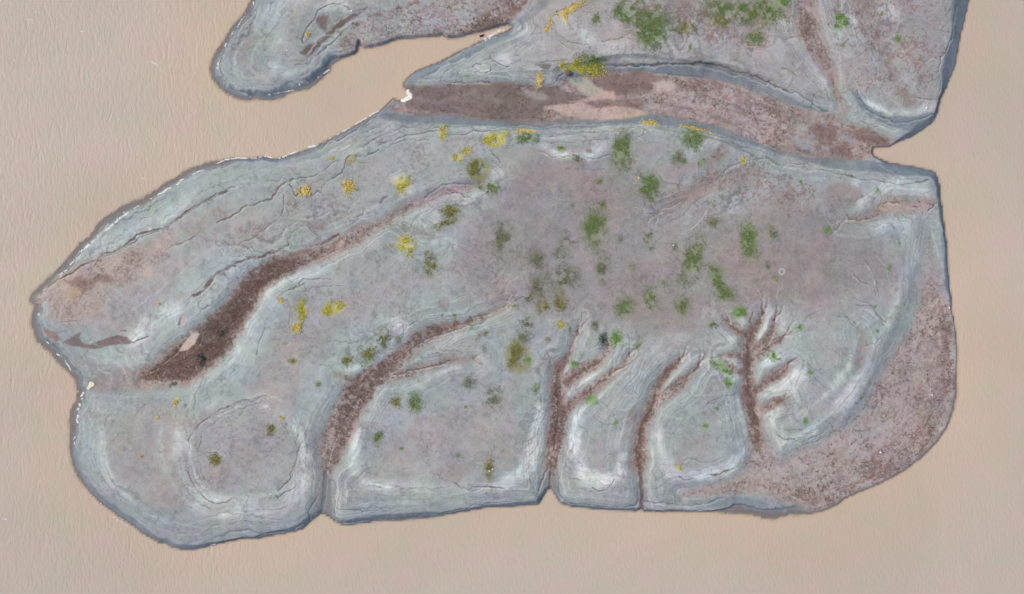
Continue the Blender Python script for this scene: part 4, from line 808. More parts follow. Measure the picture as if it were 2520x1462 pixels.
# ------------------------------------------------------------------ plants: survey x, y, half sizes, turn, kind, cover, label
G1, G2, G3, YG, ST, OL, DK = 'g', 'b', 'f', 'yg', 'st', 'ol', 'dk'
TINT = {'g': [(122, 144, 92), (108, 132, 74), (138, 150, 106)], 'b': [(118, 158, 82), (100, 140, 62), (136, 164, 94)], 'f': [(134, 140, 112), (120, 130, 98), (144, 144, 122)],
        'yg': [(206, 198, 84), (160, 170, 66), (228, 214, 104)], 'st': [(224, 202, 112), (236, 218, 134), (206, 180, 98)], 'ol': [(138, 138, 78), (120, 126, 64), (158, 150, 90)], 'dk': [(52, 64, 62), (44, 62, 52), (66, 84, 66)]}
PLANTS = [
 (1463,558,27,40,0,G1,.85,'large dark green oval patch in the upper middle of the bare flat'),
 (1595,458,29,30,0,G1,.85,'round green patch below the straw strip near the top of the flat'),
 (1532,371,25,34,0,G1,.9,'bright rimmed green patch cut by a wavy waterline, left of the fringed patch'),
 (1842,595,20,40,0,G1,.85,'tall narrow dark green patch, rightmost of the large ones on the flat'),
 (1703,640,24,46,-25,G1,.85,'long green patch leaning right, centre of three in a diagonal row'),
 (1763,682,16,30,15,G1,.85,'narrow green patch just right of the long leaning one'),
 (1785,724,20,16,0,G1,.7,'small green patch at the lower end of the diagonal row'),
 (1240,588,26,34,0,G3,.6,'faded grey green patch at the left edge of the bare flat'),
 (1323,640,20,20,0,G3,.65,'small ragged olive patch left of the middle of the flat'),
 (1388,682,30,24,0,G3,.65,'wide ragged olive patch in the middle of the flat'),
 (1480,660,15,26,0,G3,.7,'upright dull green patch below the large dark oval one'),
 (1388,605,22,24,0,G3,.45,'faint grey green patch left of the large dark oval one'),
 (1320,710,20,28,0,G3,.5,'faint upright patch below the small ragged olive one'),
 (1597,593,13,22,0,G3,.4,'faint upright grass patch right of the large dark oval one'),
 (1708,338,26,26,0,G1,.8,'green patch hanging under a yellow fringe on the channel bank'),
 (1711,317,24,2.6,-14,ST,1.6,'thin yellow straw fringe along the edge of the channel bank'),
 (1667,385,17,20,0,G3,.5,'faint olive patch below the fringed green patch'),
 (1727,399,9,9,0,G2,.9,'small bright green tuft below the fringed green patch'),
 (1830,398,6,9,0,YG,.8,'tiny yellow green tuft on the terraced slope below the channel'),
 (1683,397,8,7,0,G1,.7,'small green tuft between the faint olive patch and the bright tuft'),
 (1485,502,8,7,0,G1,.8,'small green tuft just above the large dark oval patch'),
 (1408,507,6,6,0,G3,.5,'tiny faint sprig upper left of the large dark oval patch'),
 (1758,546,18,13,0,G3,.6,'dull green patch beside the pale rills on the right of the flat'),
 (1540,757,20,19,0,G1,.7,'rounded green patch low on the flat, left of a pair'),
 (1600,735,13,20,0,G1,.65,'upright green patch low on the flat, right of a pair'),
 (1678,750,16,24,10,G1,.7,'upright green patch low on the flat above the narrow gully'),
 (1822,767,13,13,0,G2,.9,'bright green tuft at the top of the branching gully'),
 (1465,800,10,12,0,G3,.7,'small olive tuft between the forked gully and the rounded patch'),
 (1485,836,11,17,0,DK,.45,'very dark green tuft at the head of the middle gully fork, left one'),
 (1515,832,13,17,0,G2,.7,'dark ragged green tuft at the head of the middle gully fork, right one'),
 (1569,851,7,12,-30,G1,.5,'small blue green sprig right of the middle gully fork'),
 (1411,897,9,8,0,G2,.9,'bright green tuft between two arms of the forked gully'),
 (1277,880,28,34,0,OL,.6,'broken olive ring of grass left of the forked gully','ring'),
 (1300,885,8,12,0,G2,.5,'green knot on the right side of the olive grass ring'),
 (1285,828,20,18,0,G3,.6,'faint olive patch just above the grass ring'),
 (1335,755,15,16,0,OL,.5,'small olive patch in the scattered group at the bottom of the flat'),
 (1380,745,17,22,0,OL,.55,'upright olive patch in the scattered group, the one above the yellow scrap'),
 (1300,790,14,17,0,G3,.5,'faint patch at the left end of the scattered group'),
 (1305,735,14,10,0,G3,.5,'faint patch at the upper left of the scattered group'),
 (1264,753,9,5,0,G1,.5,'small dark green sprig where the long lower gully begins'),
 (1380,798,10,8,0,YG,.7,'yellow green tuft under the pale yellow scrap'),
 (1348,835,7,6,0,G1,.5,'tiny green sprig right of the faint patch above the grass ring'),
 (1402,812,3,9,0,G1,.6,'thin green sprig at the tip of the forked gully'),
 (1456,985,10,13,0,G2,.75,'green tuft on the lobe between the forked gully and its lower arm'),
 (1774,902,22,10,-40,G2,.9,'bright diagonal green tuft left of the branching gully'),
 (1793,940,10,10,0,G2,.8,'small bright tuft just below the diagonal one by the branching gully'),
 (1764,1005,5,5,0,G2,.9,'tiny green tuft on the pale lobe left of the branching gully'),
 (1735,1048,6,6,0,G2,.7,'tiny pale green tuft low on the lobe between the two right gullies'),
 (1514,1042,6,6,0,G2,.7,'tiny green tuft on the middle lobe of the bottom shore'),
 (1317,957,7,14,0,G1,.55,'thin upright green sprig left of the forked gully trunk'),
 (1905,879,12,13,0,G2,1.0,'brightest green tuft, on white silt right of the branching gully'),
 (1970,808,9,8,0,G2,.7,'green tuft on the right slope above the brightest one'),
 (1995,917,8,7,0,G2,.6,'green sprig on cracked mud right of the branching gully'),
 (1982,1037,6,9,0,G2,.8,'lowest green tuft on the right slope above the brown apron'),
 (2160,815,4,5,0,G2,.8,'tiny green tuft on the terraces near the right apron'),
 (2153,754,3.5,4,0,G2,.7,'tiny green sprig in a crease of the right slope'),
 (2036,566,8,11,0,G2,.75,'green tuft at the end of the pale rill on the right'),
 (1901,575,13,18,0,G3,.5,'faint brownish patch right of the tall narrow dark patch'),
 (2157,471,9,7,30,G2,.6,'pale green tuft on white silt near the upper right corner of the island'),
 (1970,447,4,5,0,G2,.8,'tiny blue green tuft below the upper right terraces'),
 (2187,660,6,6,0,G2,.7,'small green sprig on the inner edge of the pale right rim'),
 (2212,598,5,5,0,G2,.5,'faint green sprig higher on the pale right rim'),
 (1908,684,8,9,0,G2,.5,'green sprig beside the small pale ring right of the flat'),
 (1752,800,12,13,0,G3,.6,'dull grass patch between the narrow and the branching gully heads'),
 (1889,655,8,14,0,G3,.5,'faint olive patch above the small pale ring'),
 (530,1131,13,11,0,OL,1.0,'olive green clump on the large rounded lobe at the lower left'),
 (670,1059,10,11,0,OL,.9,'olive clump on the right part of the lower left lobe'),
 (693,1029,5,6,0,YG,1.0,'tiny yellow green tuft at the top right of the lower left lobe'),
 (931,1078,12,16,0,G1,.7,'upright green patch just right of the long brown gully'),
 (975,990,12,12,0,OL,.6,'olive tuft on white silt right of the long brown gully, left of a pair'),
 (1023,992,17,23,0,G1,.65,'green patch on white silt right of the long brown gully, right of a pair'),
 (1155,942,17,14,-25,G3,.6,'dull olive patch high on the wide lower lobe'),
 (1212,975,20,24,0,G3,.45,'scattered faint sprigs right of the dull olive patch on the lower lobe'),
 (1146,1001,4,4,0,G2,.7,'tiny green sprig in the middle of the wide lower lobe'),
 (855,887,15,12,0,OL,.6,'olive patch on the bank above the long gully, left of three'),
 (908,872,16,21,-30,OL,.65,'olive patch on the bank above the long gully, middle of three'),
 (940,832,16,22,0,G3,.7,'dull green patch on the bank above the long gully, right of three'),
 (944,852,6,7,0,G1,.6,'small green knot at the foot of the dull green patch above the long gully'),
 (977,834,6,8,0,OL,.8,'small olive tuft inside the white loop above the long gully'),
 (719,889,9,6,0,OL,.9,'small olive tuft on the grey slope left of the long gully'),
 (785,946,9,8,0,OL,.6,'brownish olive tuft at the fork left of the long gully'),
 (744,762,12,23,-8,YG,1.0,'tall golden clump, largest of three on the left slope'),
 (729,808,9,9,0,ST,.9,'small pale gold clump below the tall golden one'),
 (822,762,24,15,20,YG,.8,'golden arc of grass right of the tall golden clump','arc'),
 (690,740,5,5,0,ST,1.2,'tiny yellow tuft on the rim of the dark brown gully'),
 (1186,824,17,7,35,OL,.55,'diagonal olive strip above the side gully'),
 (1192,858,7,9,0,G3,.5,'faint green sprig just below the diagonal olive strip'),
 (1120,776,5,4,0,G1,.7,'tiny green tuft at the pale edge above the long gully head'),
 (1160,808,4,4,0,G1,.6,'tiny sprig inside the upper bed of the long gully'),
 (1204,1155,12,22,0,OL,.65,'upright olive patch with white pebbles above the bottom shore'),
 (1132,1121,9,6,0,G1,.4,'scattered green sprigs left of the pebbled olive patch'),
 (988,1104,6,4,0,G1,.5,'tiny green sprig low on the wide lower lobe'),
 (1674,1152,9,6,-35,YG,.8,'yellow green tuft near the bottom of the lobe between the right gullies'),
 (994,603,19,17,0,YG,.85,'yellow green clump south of the upper left gully'),
 (987,452,14,18,0,YG,.75,'yellow green clump on the slope north of the upper left gully'),
 (857,460,11,15,20,ST,.75,'ochre patch left of the yellow green clump on the north slope'),
 (748,470,9,9,0,ST,.9,'small ochre clump in a notch of the wavy waterline at the left'),
 (1110,522,24,16,-40,OL,.8,'dark olive diagonal clump right of the upper left gully'),
 (1098,553,26,11,15,OL,.5,'thin olive patch below the dark diagonal clump'),
 (1178,418,25,24,0,OL,.75,'olive ring of grass with a bare centre at the top of the flat','ring'),
 (1128,389,9,9,0,YG,.9,'small yellow green tuft upper left of the olive ring'),
 (1147,373,9,9,0,YG,.7,'yellow green sprig just above the olive ring'),
 (1200,460,33,15,-8,G1,.45,'dark green scattered sprigs below the olive ring'),
 (1055,655,22,18,0,OL,.5,'faint olive patch left of the faded grey green patch'),
 (1050,621,8,5,0,OL,.5,'faint olive sprig above the faint olive patch on the left'),
 (1216,345,20,15,0,YG,.9,'yellow green ring on the channel bank, left of the gold topped clump','ring'),
 (1242,328,9,6,0,YG,.7,'small yellow tuft upper right of the yellow green ring'),
 (1090,330,9,17,0,YG,.6,'ochre clump on a point of the bank, farthest left above the channel slope'),
 (864,391,6,7,-40,ST,.7,'small ochre streak on the pointed knoll at the left'),
 (816,390,6,3,25,ST,.9,'tiny ochre scrap of straw on the grey north bank'),
 (1297,336,20,15,0,G1,.9,'green half of the gold topped clump on the channel bank'),
 (1299,322,20,5,-8,ST,1.0,'gold top of the green clump on the channel bank'),
 (1383,366,9,6,0,G2,1.2,'vivid yellow green tuft on the pale terrace right of the gold topped clump'),
 (1450,370,7,5,0,OL,.7,'small olive sprig right of the vivid tuft on the terrace'),
 (1420,394,13,17,0,G3,.45,'faint sprigs below the pale terrace'),
 (1472,446,12,9,0,G3,.5,'faint grass patch between the terrace and the large dark oval one'),
 (1602,303,15,5,-8,ST,1.2,'straw tuft on the lip of the channel bank, alone in the middle'),
 (1448,152,36,17,8,G1,.95,'large green mound on the upper channel bank'),
 (1434,167,37,12,-3,YG,1.7,'yellow skirt along the foot of the green mound on the upper bank'),
 (1327,195,6,16,0,ST,1.2,'upright straw clump hanging over the left end of the upper bank'),
 (1405,22,28,7,25,ST,.7,'straw fringe along the upper edge left of the green field'),
 (1390,40,6,13,0,ST,.5,'pale straw strip below the fringe at the top'),
 (1348,70,6,6,0,ST,1.1,'lower of two small straw tufts beside the inlet track'),
 (1355,53,4,6,0,ST,.9,'upper of two small straw tufts beside the inlet track'),
 (1540,30,26,20,0,G1,.7,'green patch near the top edge, left of the big one'),
 (1600,62,36,48,12,G1,.7,'big green patch spilling down the upper bank'),
 (1600,95,22,16,0,G2,.4,'brighter lower end of the big green patch on the upper bank'),
 (1466,45,9,11,0,G1,.6,'small green tuft on the upper bank left of the big patch'),
 (1690,72,14,16,0,OL,.6,'olive tuft at the foot of the reddish fan'),
 (1697,115,4,7,0,OL,.8,'small olive sprig below the reddish fan'),
 (1800,28,50,22,-8,G1,.6,'wide green field along the top edge'),
 (1880,28,38,24,0,G1,.6,'right half of the green field along the top edge'),
 (1855,92,19,19,0,G1,.55,'green patch below the field at the top'),
 (1775,52,18,14,0,OL,.5,'olive patch at the lower left of the field at the top'),
 (1915,5,20,14,0,G2,.6,'bright green strip at the top edge left of the brown band'),
 (2071,58,15,17,0,G2,.85,'bright green crescent beside a white hump at the upper right','arc'),
 (2209,94,6,7,0,G2,.9,'small bright tuft on the upper right headland'),
 (2168,36,5,6,0,OL,.8,'olive sprig left of the pale hump near the upper right corner'),
 (2075,112,4,4,0,OL,.7,'tiny olive sprig below the bright green crescent'),
 (1526,590,6,8,0,G3,.6,'tiny sprig right of the large dark oval patch'),
 (1632,696,4,6,0,G1,.6,'tiny green sprig left of the long leaning patch'),
 (1660,612,9,13,0,G3,.5,'faint patch touching the long leaning one on its left'),
 (1555,658,10,8,0,G3,.35,'faint sprigs in the middle of the flat between green patches'),
 (757,85,4,4,0,ST,1.2,'tiny straw tuft on the upper left spit'),
 (433,987,4,9,-25,ST,1.0,'upright straw scrap on grey mud below the dark brown gully'),
 (388,1027,4,4,0,ST,.8,'tiny straw scrap lower left of the upright one'),
 (391,747,3,3,0,ST,1.0,'tiny star of straw on the far left slope'),
 (347,1123,2.5,4,-20,ST,1.0,'tiny straw scrap on the smooth lower left slope'),
 (548,820,8,8,0,DK,1.0,'upper of two dark shrubs on the rim of the dark brown gully'),
 (497,886,11,11,0,DK,.8,'lower of two dark shrubs on the rim of the dark brown gully'),
 (424,945,10,5,15,DK,.4,'low dark sprigs at the lower end of the dark brown gully'),
]


def blades(P, n, k, tall):
    """n bent blades rooted on the ground round the points P; returns vertices, triangles, tints"""
    n = len(P)
    L = tall*rng.uniform(0.6, 1.4, n); w = L*rng.uniform(0.22, 0.42, n); a = rng.uniform(0, 2*np.pi, n); lean = rng.uniform(0.35, 1.0, n)
    zg = np.maximum(ground(P[:, 0], P[:, 1]), 0.0)-0.01
    dx, dy = np.cos(a), np.sin(a)
    base = np.stack([P[:, 0], P[:, 1], zg], 1)
    side = np.stack([-dy*w/2, dx*w/2, np.zeros(n)], 1)
    mid = base+np.stack([dx*L*lean*0.45, dy*L*lean*0.45, L*0.55], 1)
    tip = base+np.stack([dx*L*lean, dy*L*lean, L*(1.0-0.5*lean)], 1)
    V = np.stack([base-side*0.6, base+side*0.6, mid+side, mid-side, tip], 1).reshape(-1, 3)
    i = np.arange(n)*5
    F = np.concatenate([np.stack([i, i+1, i+2], 1), np.stack([i, i+2, i+3], 1), np.stack([i+3, i+2, i+4], 1)])
    cs = np.array([lin(c) for c in TINT[k]])
    c = cs[rng.integers(0, len(cs), n)]*rng.uniform(0.8, 1.2, (n, 1))
    return V, F, np.repeat(c, 5, 0)

def make_plant(px, py, rx, ry, turn, k, cover, label, name, cat, group, extra=None):
    x0, y0, h0 = spot(px, py)
    if k in ('yg', 'st'): rx, ry = rx*1.2, ry*1.2
    elif py < 130: rx, ry = rx*1.25, ry*1.2
    sx, sy = rx*U, ry*U
    area = math.pi*sx*sy
    tall = 0.17 if min(rx, ry) > 9 else 0.13
    if k == 'st': tall *= 1.5
    n = int(np.clip(area*cover*230, 30, 6500))
    m = n*4
    # one loose mass, thickest in the middle, broken up by the lie of the ground
    sp = np.where(rng.random(m) < 0.3, 0.85, 0.55)
    u = rng.normal(0, 1, m)*sp; v = rng.normal(0, 1, m)*sp
    ph = rng.random()*6.28
    lob = 1+0.28*np.sin(2*np.arctan2(v, u)+ph)+0.2*np.sin(3*np.arctan2(v, u)+ph*2.3)+0.14*np.sin(5*np.arctan2(v, u)+ph*3.1)
    u, v = u*lob, v*lob
    if extra == 'ring':
        h = m*3//5
        aa = rng.normal(2.6, 1.1, h); rr = rng.normal(0.6, 0.28, h); u[:h], v[:h] = rr*np.cos(aa), rr*np.sin(aa)
    if extra == 'arc':
        aa = rng.uniform(0.1, 1.0, m)*np.pi; rr = rng.normal(0.75, 0.2, m); u, v = rr*np.cos(aa), rr*np.sin(aa)*1.4-0.4
    t = math.radians(turn)
    X0 = (u*sx)*math.cos(t)-(v*sy)*math.sin(t); Y0 = (u*sx)*math.sin(t)+(v*sy)*math.cos(t)
    P = np.stack([x0+X0, y0+Y0], 1)
    nz = vn(P[:, 0], P[:, 1], 0.8, 71)*0.45+vn(P[:, 0], P[:, 1], 2.0, 72)*0.35+vn(P[:, 0], P[:, 1], 4.5, 73)*0.2
    keep = rng.random(m) < sstep(0.36, 0.62, nz)
    keep &= u*u+v*v < 3.0
    P = P[keep][:n]
    if len(P) < 12: P = np.stack([x0+rng.normal(0, sx*0.4, 24), y0+rng.normal(0, sy*0.4, 24)], 1)
    V, F, T = blades(P, n, k, tall)
    V = V-np.array([x0, y0, h0])
    # made-up star of thin ribbons, added so the patch's loose blades form one piece
    q = len(V); arms = 7; RV = [(0, 0, 0.03)]; RF = []
    for i in range(arms):
        a = 2*math.pi*i/arms+0.3; ca, sa = math.cos(a), math.sin(a)
        b0 = len(RV)
        for f in (0.35, 0.7, 1.05):
            ux, uy = f*sx*ca, f*sy*sa
            gx, gy = ux*math.cos(t)-uy*math.sin(t), ux*math.sin(t)+uy*math.cos(t)
            gz = max(float(ground(x0+gx, y0+gy)[0]), 0.0)-h0+0.02
            RV += [(gx-0.006*sa, gy+0.006*ca, gz), (gx+0.006*sa, gy-0.006*ca, gz)]
        RF += [(0, b0, b0+1), (b0, b0+2, b0+3), (b0, b0+3, b0+1), (b0+2, b0+4, b0+5), (b0+2, b0+5, b0+3)]
    V = np.vstack([V, RV]); F = np.vstack([F, np.array(RF)+q]); T = np.vstack([T, np.repeat(lin(TINT[k][1])[None], len(RV), 0)])
    me = np_mesh(name, V, F); cattr(me, 'tint', T)
    o = link(name, me, M_leaf); o.location = (x0, y0, h0)
    return tag(o, label, cat, group)

# moss and roots stain the mud under the plants
for (px, py, rx, ry, turn, k, cover, label, *ex) in PLANTS:
    x0, y0, h0 = spot(px, py)
    r = max(rx, ry)*U*1.8
    i0, i1 = np.searchsorted(xs, [x0-r, x0+r]); j0, j1 = np.searchsorted(ys, [y0-r, y0+r]); sl = (slice(i0, i1), slice(j0, j1))
    t = math.radians(turn); gx, gy = X[sl]-x0, Y[sl]-y0
    u = (gx*math.cos(t)+gy*math.sin(t))/(rx*U); v = (-gx*math.sin(t)+gy*math.cos(t))/(ry*U)
    q = np.sqrt(u*u+v*v)
    if ex and ex[0] == 'ring': q = np.abs(q-0.8)*2.2
    m = sstep(1.6, 0.1, q+n3[sl]*0.35+n4[sl]*0.15+n2[sl]*0.25)*(0.68 if k != 'f' else 0.5)*min(1, cover+0.25)
    c = lin(TINT[k][0]).astype(np.float32)
    C[sl] += (c-C[sl])*m[..., None]

brown *= 1-0.45*lane_p
# ------------------------------------------------------------------ the ground
keepz = z > -0.75
fm = keepz[:-1, :-1] | keepz[1:, :-1] | keepz[:-1, 1:] | keepz[1:, 1:]
idx = np.arange(NX*NY, dtype=np.int32).reshape(NX, NY)
F = np.stack([idx[:-1, :-1], idx[1:, :-1], idx[1:, 1:], idx[:-1, 1:]], -1)[fm]
used = np.zeros(NX*NY, bool); used[F.ravel()] = True
remap = np.cumsum(used)-1
F = remap[F].astype(np.int32)
V = np.stack([X.ravel(), Y.ravel(), np.maximum(z, -1.2).ravel()], 1)[used]
me = np_mesh('mudflat', V, F, True)
cattr(me, 'soil', np.clip(C, 0.01, 0.9).reshape(-1, 3)[used])
fattr(me, 'wet', np.clip(wet+under+0.4*fade, 0, 1).ravel()[used])
tag(link('ground', me, M_mud), kind='structure')

V = [(-4000, -4000, -1.25), (4000, -4000, -1.25), (4000, 4000, -1.25), (-4000, 4000, -1.25)]
tag(link('lake_bed', np_mesh('lake_bed', V, [(0, 1, 2, 3)]), M_bed), kind='structure')

# ------------------------------------------------------------------ the water
def far_axis(lo, hi, step, far):
    a = list(np.arange(lo, hi+step*0.5, step)); s = step; x = a[-1]; b = []
    while x < far: s *= 1.25; x += s; a.append(x)
    s = step; x = a[0]
    while x > -far: s *= 1.25; x -= s; b.append(x)
    return np.array(b[::-1]+a, np.float32)
wx, wy = far_axis(-90, 90, 0.36, 4000), far_axis(-54, 60, 0.36, 4000)
WX, WY = np.meshgrid(wx, wy, indexing='ij')
wxf, wyf = WX.ravel(), WY.ravel()
ing = (wxf > xs[0]) & (wxf < xs[-1]) & (wyf > ys[0]) & (wyf < ys[-1])
dep = np.where(ing, -bilerp(xs, ys, z, wxf, wyf), 3.0)
ds = np.where(ing, -bilerp(xs, ys, D0, wxf, wyf), 600.0)
opac = 1-np.exp(-np.maximum(dep-0.01, 0)*np.where(ds > 0, 12.0, 3.2)); opac = np.clip(0.10+0.92*opac, 0, 1)
lee = sstep(-15, 45, wxf+wyf*0.0-20)                       # right hand side lies in the lee
near = 0.75*np.exp(-np.maximum(ds, 0)/(110+50*lee))*(0.75+0.35*fbm(wxf, wyf, 0.045, 75, 4))
inlet = sstep(30, 8, np.hypot((wxf+16)/1.9, wyf-37))
near = np.clip(near+inlet*0.15, 0, 1)
calm = np.clip(1-0.86*lee, 0, 1)*(1-0.8*sstep(26, 10, np.hypot((wxf+14)/1.6, wyf-38)))*(1-0.75*sstep(-8, -34, wyf)*sstep(-50, -20, wxf))
nx, ny = len(wx), len(wy)
wid = np.arange(nx*ny, dtype=np.int32).reshape(nx, ny)
F = np.stack([wid[:-1, :-1], wid[1:, :-1], wid[1:, 1:], wid[:-1, 1:]], -1).reshape(-1, 4)
dmin = dep.reshape(nx, ny)
fm = ((dmin[:-1, :-1] > -0.15) | (dmin[1:, 1:] > -0.15) | (dmin[1:, :-1] > -0.15) | (dmin[:-1, 1:] > -0.15)).reshape(-1)
F = F[fm]
used = np.zeros(nx*ny, bool); used[F.ravel()] = True
remap = np.cumsum(used)-1
me = np_mesh('lake_water', np.stack([wxf, wyf, np.zeros_like(wxf)], 1)[used], remap[F].astype(np.int32), True)
fattr(me, 'near', near[used]); fattr(me, 'opacity', opac[used]); fattr(me, 'calm', calm[used])
tag(link('water', me, M_water), kind='structure')

# ------------------------------------------------------------------ dry brown scrub in the beds (uncountable)
def scatter_scrub(name, label, region, count):
    x = rng.uniform(region[0], region[2], count*6); y = rng.uniform(region[1], region[3], count*6)
    b = bilerp(xs, ys, brown, x.astype(np.float32), y.astype(np.float32)); dk = bilerp(xs, ys, dark, x.astype(np.float32), y.astype(np.float32))
    cl = vn(x, y, 2.6, 81)*0.45+vn(x, y, 0.6, 83)*0.30+vn(x, y, 5.0, 85)*0.25
    zz = ground(x, y)
    p = 1.5*b**0.7*(0.55+0.45*sstep(-0.4, 0.5, fbm(x, y, 0.18, 87, 3)))*sstep(0.66-0.35*b-0.3*dk, 0.78-0.15*b-0.1*dk, cl)*(0.45+0.8*dk)
    k = (rng.random(len(x)) < p) & (zz > 0.02)
    x, y, dk, zz = x[k][:count], y[k][:count], dk[k][:count], zz[k][:count]
    n = len(x)
    r = rng.uniform(0.06, 0.16, n); nb = 5
    a = (np.arange(nb)[None, :]*2*np.pi/nb+rng.uniform(0, 6.28, (n, 1)))+rng.normal(0, 0.3, (n, nb))
    rr = r[:, None]*rng.uniform(0.6, 1.3, (n, nb)); h = r[:, None]*rng.uniform(0.3, 0.9, (n, nb))
    c = np.stack([x, y, zz], 1)[:, None, :]
    hw = 0.55
    A = c+np.stack([np.cos(a)*rr, np.sin(a)*rr, h], -1)
    B0 = c+np.stack([np.cos(a+hw)*rr*0.5, np.sin(a+hw)*rr*0.5, h*0.5], -1)
    Vv = np.concatenate([np.broadcast_to(c, (n, 1, 3)), np.stack([A, B0], 2).reshape(n, nb*2, 3)], 1)
    st = 1+nb*2
    tri = [(0, 1+q*2, 2+q*2) for q in range(nb)]
    Ft = (np.arange(n)[:, None, None]*st+np.array(tri)[None]).reshape(-1, 3)
    c1, c2, c3 = lin((142, 120, 115)), lin((112, 84, 74)), lin((126, 120, 112))
    w = np.clip(dk+rng.normal(0, 0.22, n), 0, 1)[:, None]
    tc = c1*(1-w)+c2*w
    o_ = rng.random(n) < 0.22; tc[o_] = c3
    tc *= rng.uniform(0.8, 1.18, (n, 1))
    me = np_mesh(name, Vv.reshape(-1, 3), Ft); cattr(me, 'tint', np.repeat(tc, st, 0))
    return tag(link(name, me, M_scrub), label, 'scrub', kind='stuff')

scatter_scrub('dry_scrub', 'dark red brown weed filling the broad gully on the left of the island', (-62, -18, -2, 18), 26000)
scatter_scrub('dry_scrub', 'brown weed along the bed of the dry channel and the upper bank', (-30, 22, 73, 49.5), 40000)
scatter_scrub('dry_scrub', 'brown weed in the gullies along the bottom of the island', (-32, -32, 36, -2.5), 32000)
scatter_scrub('dry_scrub', 'pinkish brown weed over the low apron at the right shore', (36.001, -35, 73, 17), 46000)
scatter_scrub('dry_scrub', 'brown weed above the inlet on the upper left spit', (-31, 36, -0.001-30+0.0, 49.5), 300)

# ------------------------------------------------------------------ grass tufts and straw
NAMES = {'g': ('grass_patch', 'grass', 'green grass patches on the island'), 'b': ('grass_tuft', 'grass', 'bright green tufts'), 'f': ('faded_grass_patch', 'grass', 'thin grass patches on the bare flat'),
         'yg': ('yellow_grass_clump', 'grass', 'yellowing grass clumps'), 'st': ('straw_clump', 'dry grass', 'straw coloured clumps'), 'ol': ('olive_grass_clump', 'grass', 'olive grass clumps'), 'dk': ('dark_shrub', 'shrub', 'dark shrubs')}
for (px, py, rx, ry, turn, k, cover, label, *ex) in PLANTS:
    nm, cat, grp = NAMES[k]
    make_plant(px, py, rx, ry, turn, k, cover, label, nm, cat, grp, ex[0] if ex else None)

# ------------------------------------------------------------------ foam along the windward shore (uncountable)
FOAM = [  # tile, half width (survey units), density, points
 (0,1,2.2,1.0,"560,1275 620,1220 660,1195"), (0,1,1.6,.8,"690,1145 740,1090 780,1060"), (0,1,3.4,2.2,"770,1030 830,990 880,950"), (0,1,2,.5,"900,925 960,870 1000,830"), (0,1,2.6,1.2,"1040,820 1080,790 1130,750 1180,700"), (0,1,5,.9,"1170,700 1220,660 1270,630"), (0,1,1.6,.4,"1280,600 1340,580 1420,525 1500,490"), (0,1,1.8,1.0,"1550,455 1600,435 1650,395 1700,375 1750,350 1780,310 1830,295"), (0,1,1.5,.7,"1890,260 1950,230 2000,210 2060,180 2130,150 2200,120"), (0,1,1.6,1.0,"2210,112 2270,105 2340,92 2400,97 2520,95"),
 (1,1,1.7,1.2,"0,95 60,80 110,75 170,95 210,100 300,70 360,45 420,22"), (1,0,2.2,1.2,"500,1450 560,1440 620,1428"), (1,0,.8,.4,"640,1420 740,1355 850,1300"), (1,0,1.4,1.1,"850,1298 920,1255 1000,1210 1080,1165 1150,1120 1210,1090"),
 (0,2,2.6,1.6,"355,45 370,60"), (0,2,2.8,1.6,"375,130 385,180"), (0,2,1.3,1.0,"410,390 450,430 480,460"), (0,2,1.2,1.2,"560,560 620,600 650,640 680,690 710,740"), (0,2,1.8,1.2,"825,935 795,985"), (0,2,1,1,"810,1000 800,1010"), (0,2,2,1.1,"780,1050 790,1080 765,1110"), (0,2,2,1.2,"770,1160 755,1210 770,1240"), (0,2,1.2,.8,"755,1290 750,1310"), (0,2,1.6,.6,"755,1360 720,1400 740,1450"),
 (1,0,1.6,.6,"580,775 640,750"), (1,0,1.4,.6,"670,722 725,685"), (1,0,1.2,.35,"80,945 250,910 380,885"), (0,0,1.8,.8,"2500,20 2485,60"), (0,0,1.4,.4,"2420,130 2340,260 2260,370"), (0,0,1.8,.9,"2225,430 2210,470"), (0,0,1.4,.9,"2155,620 2145,690"),
 (1,0,2.6,.6,"2020,495 2110,455"), (1,0,5,.6,"2220,400 2300,360 2360,320"), (1,0,3.5,.9,"2380,310 2410,290 2480,305"),
 (0,3,1.2,.3,"830,400 880,470 1000,570"), (0,3,1.2,.3,"1050,640 1130,715 1270,800"), (0,3,1.4,.8,"2070,985 2120,968"),
 (0,0,3.4,.12,"250,190 330,205"), (0,0,2.4,.2,"800,310 860,300"), (0,0,2,.25,"880,260 930,300"), (0,0,2,.2,"960,430 1050,460"), (0,0,2,.22,"90,560 150,600"), (0,0,2,.2,"1220,640 1300,660"), (0,0,2,.25,"1490,610 1570,650"), (0,0,1.6,.2,"350,120 410,125"), (0,1,2,.2,"1360,290 1450,300"), (0,3,2,.25,"20,720 70,730"),
]
qx, qy, qr = [], [], []
for i, j, hw, dn, s in FOAM:
    P = tp(i, j, s, 0.0)
    for a, b in zip(P[:-1], P[1:]):
        L = float(np.hypot(*(b-a)))/U
        m = int(L*hw*dn*9)+2
        t = rng.random(m)
        ax_, ay_ = a[0]+(b[0]-a[0])*t, a[1]+(b[1]-a[1])*t
        clump = vn(ax_, ay_, 0.9, 91)*0.55+vn(ax_, ay_, 3.1, 92)*0.45
        t = t[rng.random(len(t)) < sstep(0.35, 0.75, clump)]
        m = len(t)
        nxy = rng.normal(0, hw*0.8*U, (m, 2))*rng.random((m, 1))**0.7
        qx.append(a[0]+(b[0]-a[0])*t+nxy[:, 0]); qy.append(a[1]+(b[1]-a[1])*t+nxy[:, 1]); qr.append(0.018+0.055*rng.random(m)**2)
qx = np.concatenate(qx); qy = np.concatenate(qy); qr = np.concatenate(qr)

